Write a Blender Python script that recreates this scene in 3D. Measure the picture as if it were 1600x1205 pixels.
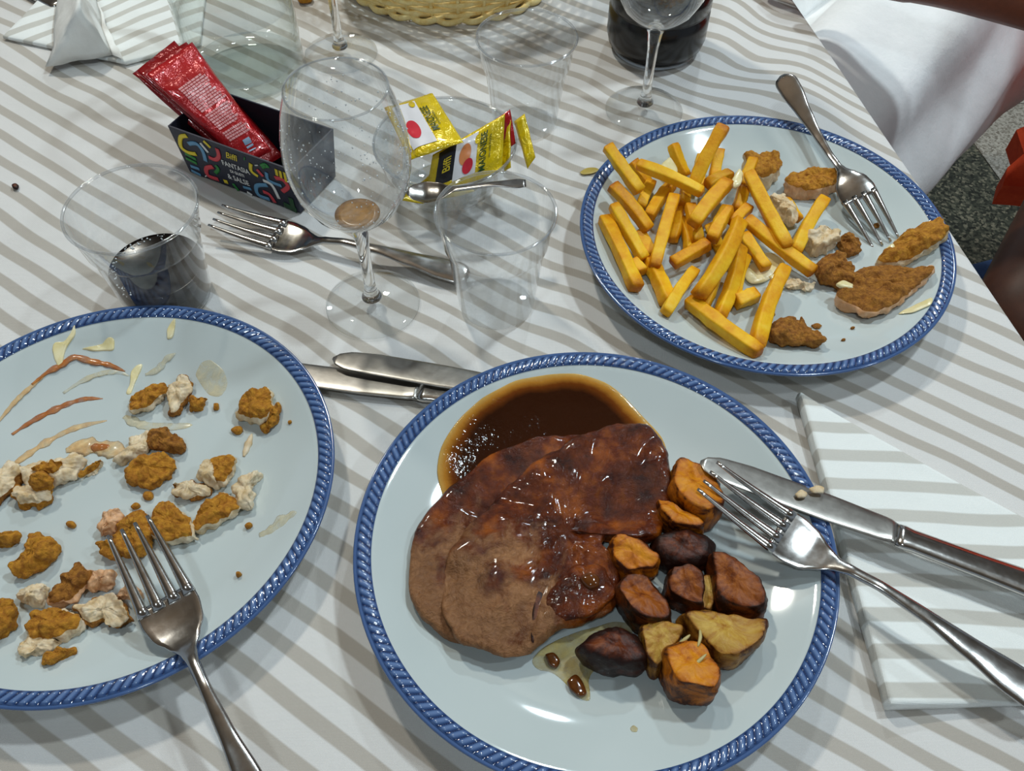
import bpy, bmesh, math, random
import numpy as np
from mathutils import Vector, Matrix, noise
random.seed(7)
for o in list(bpy.data.objects): bpy.data.objects.remove(o)
SC = bpy.context.scene
COL = SC.collection

# ------------------------------------------------------------------ camera, world, lights, exposure
T = 0.75                      # table top height
HC = 0.4778                   # camera height over the table
FPX, PITCH, ROLL = 1400.0, math.radians(53.04), math.radians(0.61)
cam_d = bpy.data.cameras.new('camera'); cam = bpy.data.objects.new('camera', cam_d); COL.objects.link(cam)
cam_d.sensor_width = 36.0; cam_d.lens = FPX * 36.0 / 1600.0; cam_d.clip_start = 0.02; cam_d.clip_end = 60
cam.matrix_world = Matrix.Translation((0, 0, T + HC)) @ Matrix.Rotation(math.pi/2 - PITCH, 4, 'X') @ Matrix.Rotation(ROLL, 4, 'Z')
SC.camera = cam
SC.view_settings.view_transform = 'Standard'
SC.view_settings.look = 'None'
SC.view_settings.gamma = 1.0
SC.view_settings.use_curve_mapping = False
SC.view_settings.exposure = -0.52
world = bpy.data.worlds.new('room_light'); SC.world = world; world.use_nodes = True
bg = world.node_tree.nodes['Background']; bg.inputs[0].default_value = (0.73, 0.87, 1.0, 1); bg.inputs[1].default_value = 0.42
def area(name, loc, size, power, col=(0.79, 0.93, 1.0), target=(0.05, 0.4, T)):
    l = bpy.data.lights.new(name, 'AREA'); l.shape = 'DISK'; l.size = size; l.energy = power; l.color = col
    o = bpy.data.objects.new(name, l); COL.objects.link(o); o.location = loc
    o.rotation_euler = (Vector(target) - Vector(loc)).to_track_quat('-Z', 'Y').to_euler()
    return o
area('ceiling_lamp', (0.95, 0.95, 2.75), 0.15, 27)
area('ceiling_lamp', (-0.75, 1.70, 2.75), 0.15, 28, (1.0, 0.97, 0.86))
area('ceiling_lamp', (0.60, 2.60, 2.75), 0.15, 20)
area('ceiling_lamp', (-0.30, -0.60, 2.75), 0.18, 10)
area('ceiling_lamp', (1.90, 0.10, 2.75), 0.15, 13)
SC.cycles.max_bounces = 16; SC.cycles.transmission_bounces = 14; SC.cycles.transparent_max_bounces = 40
SC.cycles.glossy_bounces = 6; SC.cycles.diffuse_bounces = 4; SC.cycles.sample_clamp_indirect = 6.0

# ------------------------------------------------------------------ pixel -> place helpers (1600x1205 frame)
cP, sP, cR, sR = math.cos(PITCH), math.sin(PITCH), math.cos(ROLL), math.sin(ROLL)
EYE = Vector((0, 0, T + HC))
def ray(u, v):
    x = (u - 800) / FPX; y = -(v - 602.5) / FPX
    x, y = cR*x - sR*y, sR*x + cR*y
    return Vector((x, cP + y*sP, -sP + y*cP))
def W(u, v, h=0.0):
    d = ray(u, v); t = (HC - h) / -d.z
    return Vector((d.x*t, d.y*t, T + h))
def RP(u, v, p0, n):
    d = ray(u, v); t = (Vector(p0) - EYE).dot(n) / d.dot(n)
    return EYE + d*t

# ------------------------------------------------------------------ materials
def s2l(c):
    return tuple(((x/255)/12.92 if x/255 <= 0.04045 else ((x/255+0.055)/1.055)**2.4) for x in c) + (1,)
MATS = {}
class NT:
    def __init__(s, name):
        s.m = bpy.data.materials.new(name); s.m.use_nodes = True; s.t = s.m.node_tree
        s.b = s.t.nodes['Principled BSDF']; s.out = s.t.nodes['Material Output']
    def n(s, ty, **kw):
        nd = s.t.nodes.new(ty)
        for k, v in kw.items():
            if k.startswith('i_'):
                key = k[2:]
                nd.inputs[int(key) if key.isdigit() else key.replace('_', ' ')].default_value = v
            else: setattr(nd, k, v)
        return nd
    def l(s, a, b): s.t.links.new(a, b)
    def coord(s, kind='Object'):
        return s.n('ShaderNodeTexCoord').outputs[kind]
    def noise(s, scale, detail=4, rough=0.6, vec=None, dist=0.0):
        nd = s.n('ShaderNodeTexNoise'); nd.inputs['Scale'].default_value = scale; nd.inputs['Detail'].default_value = detail
        nd.inputs['Roughness'].default_value = rough; nd.inputs['Distortion'].default_value = dist
        s.l(vec if vec is not None else s.coord(), nd.inputs['Vector']); return nd.outputs['Fac']
    def ramp(s, fac, stops):
        r = s.n('ShaderNodeValToRGB'); e = r.color_ramp.elements
        while len(e) < len(stops): e.new(0.5)
        for k, (p, c) in enumerate(stops): e[k].position = p; e[k].color = c
        s.l(fac, r.inputs['Fac']); return r.outputs['Color']
    def math(s, op, a, b=None, c=None):
        m = s.n('ShaderNodeMath', operation=op)
        for k, x in enumerate((a, b, c)):
            if x is None: continue
            if isinstance(x, (int, float)): m.inputs[k].default_value = x
            else: s.l(x, m.inputs[k])
        return m.outputs[0]
    def mix(s, fac, a, b):
        m = s.n('ShaderNodeMix', data_type='RGBA')
        for x, k in ((fac, 0), (a, 6), (b, 7)):
            if isinstance(x, (int, float)): m.inputs[k].default_value = x
            elif isinstance(x, tuple): m.inputs[k].default_value = x
            else: s.l(x, m.inputs[k])
        return m.outputs[2]
    def bump(s, h, strength=0.3, dist=0.001):
        b = s.n('ShaderNodeBump'); b.inputs['Strength'].default_value = strength; b.inputs['Distance'].default_value = dist
        s.l(h, b.inputs['Height']); s.l(b.outputs[0], s.b.inputs['Normal']); return b
    def base(s, c, rough=0.5, metal=0.0, spec=None, coat=None):
        if isinstance(c, tuple): s.b.inputs['Base Color'].default_value = c
        else: s.l(c, s.b.inputs['Base Color'])
        if isinstance(rough, (int, float)): s.b.inputs['Roughness'].default_value = rough
        else: s.l(rough, s.b.inputs['Roughness'])
        s.b.inputs['Metallic'].default_value = metal
        if spec is not None: s.b.inputs['Specular IOR Level'].default_value = spec
        if coat is not None: s.b.inputs['Coat Weight'].default_value = coat; s.b.inputs['Coat Roughness'].default_value = 0.05
        return s.m
def plain(name, c, rough=0.5, metal=0.0, var=0.08, scale=60, coat=None, bump=0.0):
    t = NT(name); c0 = s2l(c); c1 = tuple(x*(1-var*3) for x in c0[:3]) + (1,)
    f = t.noise(scale)
    t.base(t.ramp(f, [(0.3, c1), (0.7, c0)]), rough, metal, coat=coat)
    if bump: t.bump(f, bump, 0.001)
    return t.m
def two(name, ca, cb, cc=None, scale=120, rough=0.5, bump=0.4, bdist=0.0015, detail=6, lo=0.35, hi=0.65, bscale=None, sss=0.0, coat=None):
    t = NT(name); f = t.noise(scale, detail, 0.65)
    st = [(lo, s2l(ca)), (hi, s2l(cb))] + ([(min(0.99, hi+0.15), s2l(cc))] if cc else [])
    t.base(t.ramp(f, st), rough, coat=coat)
    t.bump(t.noise(bscale or scale*2.2, 6, 0.7), bump, bdist)
    if sss:
        t.b.inputs['Subsurface Weight'].default_value = sss; t.b.inputs['Subsurface Radius'].default_value = (0.004, 0.002, 0.001)
    return t.m
def thin_glass(name, tint=(0.97, 0.98, 0.98), edge=(0.72, 0.74, 0.74), rough=0.02, gain=1.0, haze=0.0, bright=0.85):
    t = NT(name); t.t.nodes.remove(t.b)
    lw = t.n('ShaderNodeLayerWeight', i_Blend=0.35)
    col = t.mix(t.math('POWER', lw.outputs['Facing'], 2.2), tuple(tint)+(1,), tuple(edge)+(1,))
    tr = t.n('ShaderNodeBsdfTransparent'); t.l(col, tr.inputs['Color'])
    gl = t.n('ShaderNodeBsdfGlossy'); gl.inputs['Roughness'].default_value = rough; gl.inputs['Color'].default_value = (1, 1, 1, 1)
    l2 = t.n('ShaderNodeLayerWeight', i_Blend=0.5)
    fac = t.math('MINIMUM', t.math('MULTIPLY', t.math('ADD', t.math('MULTIPLY', t.math('POWER', l2.outputs['Facing'], 4.0), 0.9), 0.035), gain), 0.95)
    mx = t.n('ShaderNodeMixShader'); t.l(fac, mx.inputs[0]); t.l(tr.outputs[0], mx.inputs[1]); t.l(gl.outputs[0], mx.inputs[2])
    last = mx.outputs[0]
    if haze:
        df = t.n('ShaderNodeBsdfDiffuse'); df.inputs['Color'].default_value = (0.85, 0.87, 0.88, 1)
        m2 = t.n('ShaderNodeMixShader')
        t.l(t.ramp(t.noise(70, 5), [(0.35, (0, 0, 0, 1)), (0.75, (haze,)*3+(1,))]), m2.inputs[0]); t.l(last, m2.inputs[1]); t.l(df.outputs[0], m2.inputs[2]); last = m2.outputs[0]
    t.l(last, t.out.inputs['Surface']); return t.m
def solid_glass(name, col=(1, 1, 1), ior=1.45, rough=0.0):
    t = NT(name); t.base(tuple(col)+(1,), rough); t.b.inputs['Transmission Weight'].default_value = 1.0; t.b.inputs['IOR'].default_value = ior
    return t.m

def cloth_mat(name, white, taupe, width=0.40, soft=0.035, rough=0.9):
    t = NT(name)
    at = t.n('ShaderNodeAttribute', attribute_name='stripe'); v = at.outputs['Fac']
    fr = t.math('ABSOLUTE', t.math('SUBTRACT', t.math('FRACT', t.math('ADD', v, 0.5)), 0.5))   # 0 at a stripe's centre
    m = t.n('ShaderNodeMapRange', interpolation_type='SMOOTHSTEP')
    m.inputs['From Min'].default_value = width/2 - soft; m.inputs['From Max'].default_value = width/2 + soft
    m.inputs['To Min'].default_value = 1; m.inputs['To Max'].default_value = 0
    t.l(fr, m.inputs['Value'])
    co = t.coord()
    big = t.noise(9, 3, 0.5, co)
    wv = t.n('ShaderNodeTexWave', i_Scale=420.0); wv.bands_direction = 'X'; t.l(co, wv.inputs['Vector'])
    wv2 = t.n('ShaderNodeTexWave', i_Scale=420.0); wv2.bands_direction = 'Y'; t.l(co, wv2.inputs['Vector'])
    tp = t.mix(t.math('MULTIPLY', wv.outputs['Fac'], 0.35), s2l(taupe), s2l(tuple(x*0.86 for x in taupe)))
    wt = t.mix(big, s2l(white), s2l(tuple(x*0.955 for x in white)))
    t.base(t.mix(m.outputs[0], wt, tp), rough, spec=0.15)
    t.b.inputs['Sheen Weight'].default_value = 0.08
    h = t.math('ADD', t.math('MULTIPLY', t.math('ADD', wv.outputs['Fac'], wv2.outputs['Fac']), 0.05), t.noise(35, 4, 0.55, co))
    t.bump(h, 0.35, 0.004)
    return t.m

M = {}
M['cloth'] = cloth_mat('striped_tablecloth', (224, 222, 220), (187, 180, 171))
M['napkin'] = cloth_mat('striped_napkin', (243, 246, 244), (208, 206, 199))
def porcelain():
    t = NT('white_porcelain'); f = t.noise(14, 2)
    t.base(t.ramp(f, [(0.2, s2l((190, 200, 200))), (0.8, s2l((199, 208, 208)))]), 0.06, coat=0.4); return t.m
M['porcelain'] = porcelain()
def rope_blue():
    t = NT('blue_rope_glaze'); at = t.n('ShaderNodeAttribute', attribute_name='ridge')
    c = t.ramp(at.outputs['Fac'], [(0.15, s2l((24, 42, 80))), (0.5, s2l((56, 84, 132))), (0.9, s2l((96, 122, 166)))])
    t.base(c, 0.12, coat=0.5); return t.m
M['rope'] = rope_blue()
M['blue_glaze'] = plain('blue_glaze', (70, 98, 146), 0.12, var=0.05, coat=0.4)
def steel(name, rough=0.16, tint=(205, 203, 200)):
    t = NT(name); f = t.noise(45, 4)
    c1 = s2l(tint); c0 = tuple(x*0.82 for x in c1[:3])+(1,)
    t.base(t.ramp(f, [(0.3, c0), (0.7, c1)]), t.math('ADD', t.math('MULTIPLY', t.noise(160, 5), 0.16), rough-0.06), 1.0)
    t.bump(t.noise(260, 4), 0.06, 0.0005); return t.m
M['steel'] = steel('cutlery_steel'); M['steel_dull'] = steel('dull_knife_steel', 0.30, (172, 168, 162))
M['plastic'] = thin_glass('clear_plastic', (0.95, 0.96, 0.965), (0.62, 0.64, 0.64), 0.04, 1.1, 0.20)
M['rimplastic'] = thin_glass('clear_plastic_lip', (0.90, 0.91, 0.92), (0.55, 0.57, 0.57), 0.03, 2.2, 0.18)
M['wineglass'] = thin_glass('wine_glass_wall', (0.96, 0.97, 0.97), (0.55, 0.58, 0.58), 0.012, 1.4, 0.20)
M['glass'] = solid_glass('solid_glass')
M['jugglass'] = thin_glass('jug_glass', (0.955, 0.968, 0.96), (0.55, 0.62, 0.60), 0.015, 1.2)
M['water'] = thin_glass('still_water', (0.965, 0.978, 0.972), (0.84, 0.86, 0.85), 0.01, 0.8)
M['bowlglass'] = thin_glass('dish_glass', (0.90, 0.92, 0.93), (0.55, 0.58, 0.60), 0.02, 1.6, 0.22)
def cola_mat():
    t = NT('cola'); t.base(s2l((20, 13, 10)), 0.15, spec=0.15); return t.m
M['cola'] = cola_mat()
M['bottle'] = plain('dark_bottle', (14, 10, 10), 0.22, var=0.1, coat=0.1)
M['residue'] = plain('brown_wine_dregs', (176, 126, 62), 0.25, var=0.15, scale=200)
M['drop'] = plain('water_droplet', (232, 236, 238), 0.08, var=0.02, coat=0.6)
M['lemon'] = plain('lemon_peel', (205, 180, 90), 0.4, var=0.1)
def fry_mat():
    t = NT('fried_potato'); f = t.noise(70, 5, 0.6); g = t.coord('Generated')
    sx = t.n('ShaderNodeSeparateXYZ'); t.l(g, sx.inputs[0])
    e = t.math('ABSOLUTE', t.math('SUBTRACT', sx.outputs[0], 0.5))
    fac = t.math('ADD', f, t.math('MULTIPLY', t.math('POWER', t.math('MULTIPLY', e, 2.0), 4.0), -0.30))
    oi = t.n('ShaderNodeObjectInfo'); fac = t.math('ADD', fac, t.math('MULTIPLY', t.math('SUBTRACT', oi.outputs['Random'], 0.5), 0.22))
    c = t.ramp(fac, [(0.10, s2l((176, 96, 6))), (0.34, s2l((224, 154, 14))), (0.58, s2l((240, 188, 34))), (0.82, s2l((244, 208, 80)))])
    t.base(c, 0.45, spec=0.25); t.bump(t.noise(420, 5), 0.35, 0.001)
    t.b.inputs['Subsurface Weight'].default_value = 0.12; t.b.inputs['Subsurface Radius'].default_value = (0.004, 0.002, 0.0008)
    return t.m
M['fry'] = fry_mat()
M['crust'] = two('golden_breading', (166, 100, 14), (216, 152, 40), (236, 190, 84), 300, 0.8, 0.9, 0.002, bscale=600)
M['crust_dark'] = two('brown_breading', (142, 84, 20), (202, 136, 46), (226, 176, 84), 320, 0.8, 1.0, 0.0025, bscale=600)
M['chicken'] = two('pale_chicken', (206, 176, 128), (234, 218, 190), None, 110, 0.5, 0.5, 0.0015, sss=0.1)
M['chicken_pink'] = two('pinkish_chicken', (206, 150, 100), (226, 184, 146), None, 110, 0.45, 0.4, 0.001, sss=0.1)
M['fryback'] = M['fry']
M['mayo'] = two('mayonnaise', (222, 206, 146), (240, 230, 190), None, 60, 0.22, 0.3, 0.001, coat=0.2)
M['ketchup'] = two('ketchup_smear', (176, 84, 20), (206, 130, 62), None, 90, 0.25, 0.2, 0.0006, coat=0.2)
M['saucemix'] = two('mixed_sauce', (222, 176, 120), (236, 214, 168), (206, 130, 62), 130, 0.25, 0.2, 0.0006, coat=0.2)
M['mayofilm'] = two('thin_mayonnaise_film', (214, 206, 178), (228, 222, 200), None, 110, 0.22, 0.15, 0.0004)

def film(name, a, b, lo, hi, sc=70):
    t = NT(name); co = t.coord(); t.base(t.ramp(t.noise(130, 4, 0.6, co), [(0.3, s2l(a)), (0.7, s2l(b))]), 0.2)
    t.l(t.ramp(t.noise(sc, 5, 0.65, co, 1.0), [(0.3, (lo,)*3+(1,)), (0.65, (hi,)*3+(1,))]), t.b.inputs['Alpha']); return t.m
M['mayofilm'] = film('thin_mayonnaise_film', (214, 200, 160), (228, 220, 190), 0.05, 0.75)
M['saucemix'] = film('mixed_sauce', (220, 170, 108), (234, 208, 160), 0.35, 1.0)
M['ketchup'] = film('ketchup_smear', (166, 84, 26), (204, 132, 66), 0.45, 1.0)
STRIPE_LIN=(9.7276,-27.1914,-39.6410)
STRIPE_RES=(-0.110,0.295,-0.03,-0.088,0.282,0.06,-0.109,0.271,0.03,-0.093,0.261,0.09,-0.114,0.248,0.02,-0.091,0.234,0.08,-0.120,0.227,0.03,-0.085,0.203,0.02,
-0.129,0.207,-0.02,-0.094,0.186,0.08,-0.065,0.164,0.02,-0.140,0.191,0.06,-0.107,0.169,0.08,-0.076,0.148,0.09,-0.046,0.127,0.05,-0.032,0.118,0.07,
-0.150,0.175,0.11,-0.119,0.153,0.11,-0.088,0.132,0.10,-0.067,0.117,0.10,-0.117,0.328,0.10,-0.101,0.316,0.07,-0.083,0.301,-0.04,-0.124,0.355,-0.03,
-0.097,0.339,0.06,-0.070,0.321,0.08,-0.144,0.142,-0.01,-0.121,0.127,0.02,-0.103,0.116,0.05,-0.173,0.160,-0.08,-0.151,0.148,0.03,-0.195,0.150,-0.09,
-0.174,0.137,-0.01,-0.142,0.118,0.08,-0.221,0.142,-0.12,-0.202,0.129,-0.08,-0.175,0.115,0.05,-0.254,0.138,-0.14,-0.230,0.125,-0.01,-0.212,0.115,0.07,
-0.258,0.120,0.04,-0.250,0.115,0.04,-0.224,0.450,0.01,-0.203,0.437,0.06,-0.182,0.422,0.05,-0.164,0.413,0.17,-0.146,0.401,0.20,-0.128,0.386,0.07,
-0.230,0.476,-0.11,-0.197,0.454,-0.08,-0.166,0.436,0.03,-0.142,0.420,0.07,-0.126,0.409,0.05,-0.106,0.395,0.03,-0.207,0.485,-0.14,-0.170,0.461,-0.08,
-0.140,0.445,0.11,-0.110,0.423,0.07,-0.090,0.409,0.04,-0.062,0.393,0.17,-0.047,0.380,0.05,-0.169,0.487,-0.03,-0.144,0.472,0.08,-0.113,0.451,0.07,
-0.081,0.428,0.06,-0.055,0.414,0.21,-0.036,0.401,0.17,-0.012,0.380,0.01,-0.132,0.487,-0.01,-0.095,0.464,0.06,-0.065,0.441,-0.02,-0.037,0.422,-0.01,
-0.013,0.404,-0.05,0.009,0.392,0.04,-0.077,0.469,-0.22,-0.042,0.446,-0.16,0.009,0.413,-0.13,0.035,0.402,0.15,0.053,0.390,0.17,0.016,0.432,-0.16,
0.040,0.425,0.21,0.071,0.400,0.04,0.022,0.455,-0.10,0.046,0.445,0.16,0.072,0.423,0.02,0.026,0.473,-0.26,0.056,0.461,0.05,0.036,0.550,0.05,
0.052,0.538,-0.00,0.014,0.586,-0.13,0.028,0.573,-0.25,0.058,0.561,0.11,0.018,0.606,-0.20,0.034,0.595,-0.22,0.057,0.578,-0.26,0.033,0.622,-0.19,
0.050,0.610,-0.17,0.075,0.597,-0.02,0.037,0.643,-0.21,0.055,0.635,-0.05,0.076,0.619,-0.13,0.040,0.668,-0.17,0.060,0.658,-0.02,0.081,0.641,-0.11,
0.045,0.693,-0.02,0.061,0.685,0.07,0.078,0.665,-0.24,0.098,0.655,-0.08,0.049,0.716,0.01,0.068,0.703,-0.01,0.087,0.683,-0.31,0.110,0.671,-0.16,
0.053,0.735,-0.18,0.069,0.728,-0.00,0.088,0.711,-0.13,0.112,0.697,-0.06,0.057,0.755,-0.24,0.076,0.747,-0.03,0.088,0.733,-0.26,0.061,0.779,-0.21,
0.084,0.764,-0.16,0.048,0.812,-0.24,0.073,0.799,-0.08,0.086,0.788,-0.16,0.056,0.833,-0.17,0.076,0.820,-0.15,0.089,0.812,-0.10,0.123,0.691,-0.00,
0.149,0.675,0.10,0.178,0.657,0.15,0.132,0.704,-0.21,0.160,0.685,-0.23,0.179,0.679,0.04,0.197,0.670,0.19,0.216,0.664,0.49,0.232,0.654,0.51,
0.151,0.715,-0.26,0.172,0.700,-0.29,0.201,0.696,0.33,0.220,0.690,0.60,0.238,0.680,0.69,0.168,0.731,-0.21,0.184,0.719,-0.22,0.203,0.709,-0.08,
0.233,0.706,0.60,0.257,0.697,0.90,0.285,0.668,0.50,0.313,0.637,0.04,0.175,0.756,0.00,0.190,0.747,0.07,0.206,0.726,-0.35,0.225,0.720,-0.08,
0.255,0.717,0.65,0.281,0.694,0.40,0.306,0.665,-0.03,0.182,0.781,0.17,0.198,0.774,0.32,0.215,0.748,-0.23,0.239,0.738,0.01,0.262,0.731,0.39,
0.284,0.711,0.18,0.300,0.691,-0.17,0.189,0.805,0.34,0.205,0.797,0.44,0.223,0.774,0.04,0.242,0.760,-0.03,0.271,0.749,0.33,0.295,0.721,-0.14,
0.197,0.832,0.59,0.212,0.816,0.39,0.230,0.789,-0.18,0.255,0.773,-0.18,0.284,0.760,0.15,0.224,0.837,0.54,0.237,0.808,-0.23,0.258,0.793,-0.26,
0.280,0.784,-0.03,0.242,0.837,0.03,0.254,0.817,-0.46,0.273,0.806,-0.35,0.266,0.667,0.95,0.288,0.636,0.33,0.317,0.605,-0.15,-0.049,0.800,-0.36,
-0.036,0.795,-0.19,-0.074,0.795,-0.25,-0.053,0.782,-0.17,-0.037,0.772,-0.11,-0.160,0.833,-0.08,-0.146,0.821,-0.13,-0.132,0.809,-0.23,-0.113,0.796,-0.25,
-0.095,0.787,-0.14,-0.069,0.772,0.00,-0.047,0.754,-0.10,-0.032,0.740,-0.25,-0.178,0.827,0.20,-0.166,0.813,-0.00,-0.144,0.801,0.12,-0.123,0.788,0.18,
-0.098,0.768,0.05,-0.080,0.752,-0.11,-0.061,0.741,-0.02,-0.043,0.726,-0.14,-0.028,0.715,-0.14,-0.167,0.790,0.03,-0.146,0.775,0.02,-0.126,0.765,0.19,
-0.109,0.747,-0.08,-0.087,0.732,-0.08,-0.061,0.716,0.03,-0.040,0.698,-0.12,-0.024,0.688,-0.11,-0.156,0.755,-0.03,-0.140,0.750,0.21,-0.123,0.732,-0.04,
-0.100,0.718,0.00,-0.080,0.701,-0.13,-0.062,0.692,0.02,-0.048,0.676,-0.21,-0.024,0.662,-0.13,-0.116,0.704,0.01,-0.102,0.693,-0.02,-0.086,0.680,-0.10,
-0.386,0.484,-0.02,-0.337,0.452,0.03,-0.293,0.423,0.06,-0.399,0.522,0.11,-0.335,0.476,0.01,-0.290,0.443,-0.06,-0.375,0.453,0.04,-0.318,0.415,0.08,
-0.362,0.417,-0.04,-0.341,0.403,-0.02,-0.410,0.554,0.09,-0.345,0.507,-0.01,-0.421,0.586,0.03,-0.355,0.539,-0.01,-0.434,0.620,0.08,-0.391,0.589,0.00,
-0.354,0.563,-0.03,-0.445,0.653,0.07,-0.388,0.613,0.00,-0.342,0.577,-0.13,-0.457,0.688,0.12,-0.399,0.645,0.02,-0.344,0.607,-0.02,-0.470,0.723,0.17,
-0.409,0.678,0.03,-0.344,0.632,-0.03,-0.303,0.604,-0.01,-0.484,0.764,0.40,-0.452,0.740,0.30,-0.415,0.708,0.06,-0.363,0.675,0.16,-0.324,0.645,0.03,
-0.290,0.621,0.01,-0.399,0.720,-0.02,-0.362,0.696,0.00,-0.326,0.668,-0.09,-0.379,0.731,-0.06,-0.347,0.708,-0.12,0.170,0.355,-0.05,0.181,0.346,-0.07,
0.167,0.334,0.04,0.179,0.324,-0.03,0.185,0.364,-0.26,0.217,0.345,-0.15,0.247,0.325,-0.13,0.283,0.304,0.02,0.314,0.280,-0.07,0.218,0.368,-0.24,
0.252,0.345,-0.18,0.288,0.322,-0.12,0.321,0.299,-0.17,0.244,0.376,-0.20,0.270,0.358,-0.20,0.305,0.334,-0.19,0.327,0.320,-0.16,0.266,0.387,-0.16,
0.300,0.364,-0.15,0.335,0.341,-0.10,0.285,0.400,-0.11,0.312,0.382,-0.10,0.342,0.364,0.03,0.300,0.416,-0.09,0.325,0.399,-0.07,0.349,0.382,-0.09,
0.314,0.434,0.02,0.332,0.422,0.03,0.350,0.409,-0.00,0.322,0.451,-0.09,0.343,0.439,-0.01,0.329,0.475,0.02,0.339,0.466,-0.03,0.184,0.196,0.06,
0.190,0.189,-0.07,0.174,0.176,-0.01,0.194,0.160,-0.11,0.162,0.158,-0.05,0.193,0.138,-0.01,0.222,0.120,0.05,0.148,0.142,-0.07,0.171,0.129,0.05,
0.187,0.119,0.10,0.135,0.128,-0.01,0.148,0.119,0.01,0.213,0.147,-0.12,0.235,0.135,-0.00,0.261,0.120,0.14,0.248,0.151,-0.02,0.267,0.137,-0.01)
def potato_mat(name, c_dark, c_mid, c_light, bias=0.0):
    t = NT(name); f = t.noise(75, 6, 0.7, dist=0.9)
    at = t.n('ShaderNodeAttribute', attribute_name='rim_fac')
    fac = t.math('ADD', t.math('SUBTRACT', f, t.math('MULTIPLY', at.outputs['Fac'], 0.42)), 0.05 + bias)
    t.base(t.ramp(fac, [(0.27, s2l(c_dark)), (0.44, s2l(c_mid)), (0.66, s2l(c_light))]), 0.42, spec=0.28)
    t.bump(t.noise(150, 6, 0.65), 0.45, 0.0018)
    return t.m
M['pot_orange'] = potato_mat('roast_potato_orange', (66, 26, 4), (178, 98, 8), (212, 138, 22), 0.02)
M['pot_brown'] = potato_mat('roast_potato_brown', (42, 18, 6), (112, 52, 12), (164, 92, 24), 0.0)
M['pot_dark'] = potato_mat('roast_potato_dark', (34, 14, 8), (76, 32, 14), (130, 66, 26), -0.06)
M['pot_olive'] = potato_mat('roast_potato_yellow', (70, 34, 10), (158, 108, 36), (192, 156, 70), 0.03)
M['rosemary'] = plain('rosemary_needle', (196, 180, 120), 0.5)
def meat_mat(name, gx, gy, off):
    t = NT(name); co = t.coord()
    f = t.noise(42, 5, 0.6, co, 0.8)
    sx = t.n('ShaderNodeSeparateXYZ'); t.l(co, sx.inputs[0])
    g = t.math('ADD', t.math('MULTIPLY', sx.outputs[0], gx), t.math('MULTIPLY', sx.outputs[1], gy))
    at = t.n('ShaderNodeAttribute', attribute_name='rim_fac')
    mask = t.math('ADD', t.math('ADD', t.math('MULTIPLY', f, 1.5), g), off)
    mk = t.n('ShaderNodeMapRange', interpolation_type='SMOOTHSTEP'); mk.inputs['From Min'].default_value = 0.38; mk.inputs['From Max'].default_value = 0.78; t.l(mask, mk.inputs['Value'])
    grain = t.noise(190, 6, 0.7, co, 1.5)
    meat = t.ramp(grain, [(0.25, s2l((118, 74, 42))), (0.6, s2l((164, 116, 76))), (0.85, s2l((184, 140, 100)))])
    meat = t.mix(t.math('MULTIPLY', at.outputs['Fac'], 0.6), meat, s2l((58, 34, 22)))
    sauce = t.ramp(t.noise(60, 4, 0.6, co), [(0.34, s2l((48, 14, 3))), (0.54, s2l((92, 36, 6))), (0.78, s2l((160, 82, 16)))])
    t.base(t.mix(mk.outputs[0], meat, sauce), t.math('SUBTRACT', 0.38, t.math('MULTIPLY', mk.outputs[0], 0.25)))
    t.b.inputs['Specular IOR Level'].default_value = 0.22; t.l(t.math('MULTIPLY', mk.outputs[0], 0.22), t.b.inputs['Coat Weight']); t.b.inputs['Coat Roughness'].default_value = 0.06
    h = t.math('ADD', t.math('MULTIPLY', t.noise(85, 4, 0.6, co, 0.5), 1.0), t.math('MULTIPLY', grain, 0.25))
    t.bump(h, 0.75, 0.005); return t.m
M['roast'] = meat_mat('roast_meat_with_gravy', 7.0, 5.0, 0.17)
M['roast_back'] = meat_mat('roast_meat_back', 3.0, 7.0, 0.02)
def gravy_mat():
    t = NT('brown_gravy'); at = t.n('ShaderNodeAttribute', attribute_name='pool_fac')
    c = t.ramp(t.math('ADD', at.outputs['Fac'], t.math('MULTIPLY', t.math('SUBTRACT', t.noise(60, 4), 0.5), 0.25)), [(0.06, s2l((196, 156, 84))), (0.26, s2l((176, 118, 42))), (0.46, s2l((108, 54, 14))), (0.72, s2l((48, 20, 6)))])
    t.base(c, 0.07, spec=0.3, coat=0.15); t.bump(t.noise(140, 4), 0.4, 0.0014); return t.m
M['gravy'] = gravy_mat()
M['oil'] = film('yellow_cooking_oil', (178, 150, 70), (206, 190, 124), 0.25, 0.8, 60)
M['gravyblob'] = plain('gravy_drop', (104, 56, 18), 0.12, var=0.15, scale=200, coat=0.4)
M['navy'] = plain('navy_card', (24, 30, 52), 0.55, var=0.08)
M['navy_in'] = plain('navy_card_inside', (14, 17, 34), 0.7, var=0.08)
for k, c in dict(pr_yellow=(232, 206, 40), pr_white=(228, 228, 226), pr_red=(214, 62, 74), pr_blue=(96, 152, 190), pr_green=(36, 132, 56), pr_dkgreen=(26, 74, 38)).items():
    M[k] = plain('print_' + k[3:], c, 0.5, var=0.02)
M['foil_red'] = None
def foil(name, c, bump=0.5):
    t = NT(name); f = t.noise(50, 4)
    t.base(t.ramp(f, [(0.3, tuple(x*0.72 for x in s2l(c)[:3])+(1,)), (0.65, s2l(c))]), 0.22, 0.15, coat=0.5)
    t.bump(t.noise(75, 4, 0.6, dist=0.8), bump, 0.004); return t.m
M['foil_red'] = foil('red_foil_sachet', (186, 26, 32)); M['foil_red_dk'] = foil('dark_red_foil', (150, 18, 24))
M['foil_yellow'] = foil('yellow_foil_sachet', (232, 200, 16), 0.6)
M['pr_foil_white'] = plain('sachet_white_print', (232, 230, 234), 0.25, var=0.03, coat=0.3)
M['pr_pink'] = plain('sachet_fine_print', (222, 150, 152), 0.35, var=0.06, scale=300)
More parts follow.
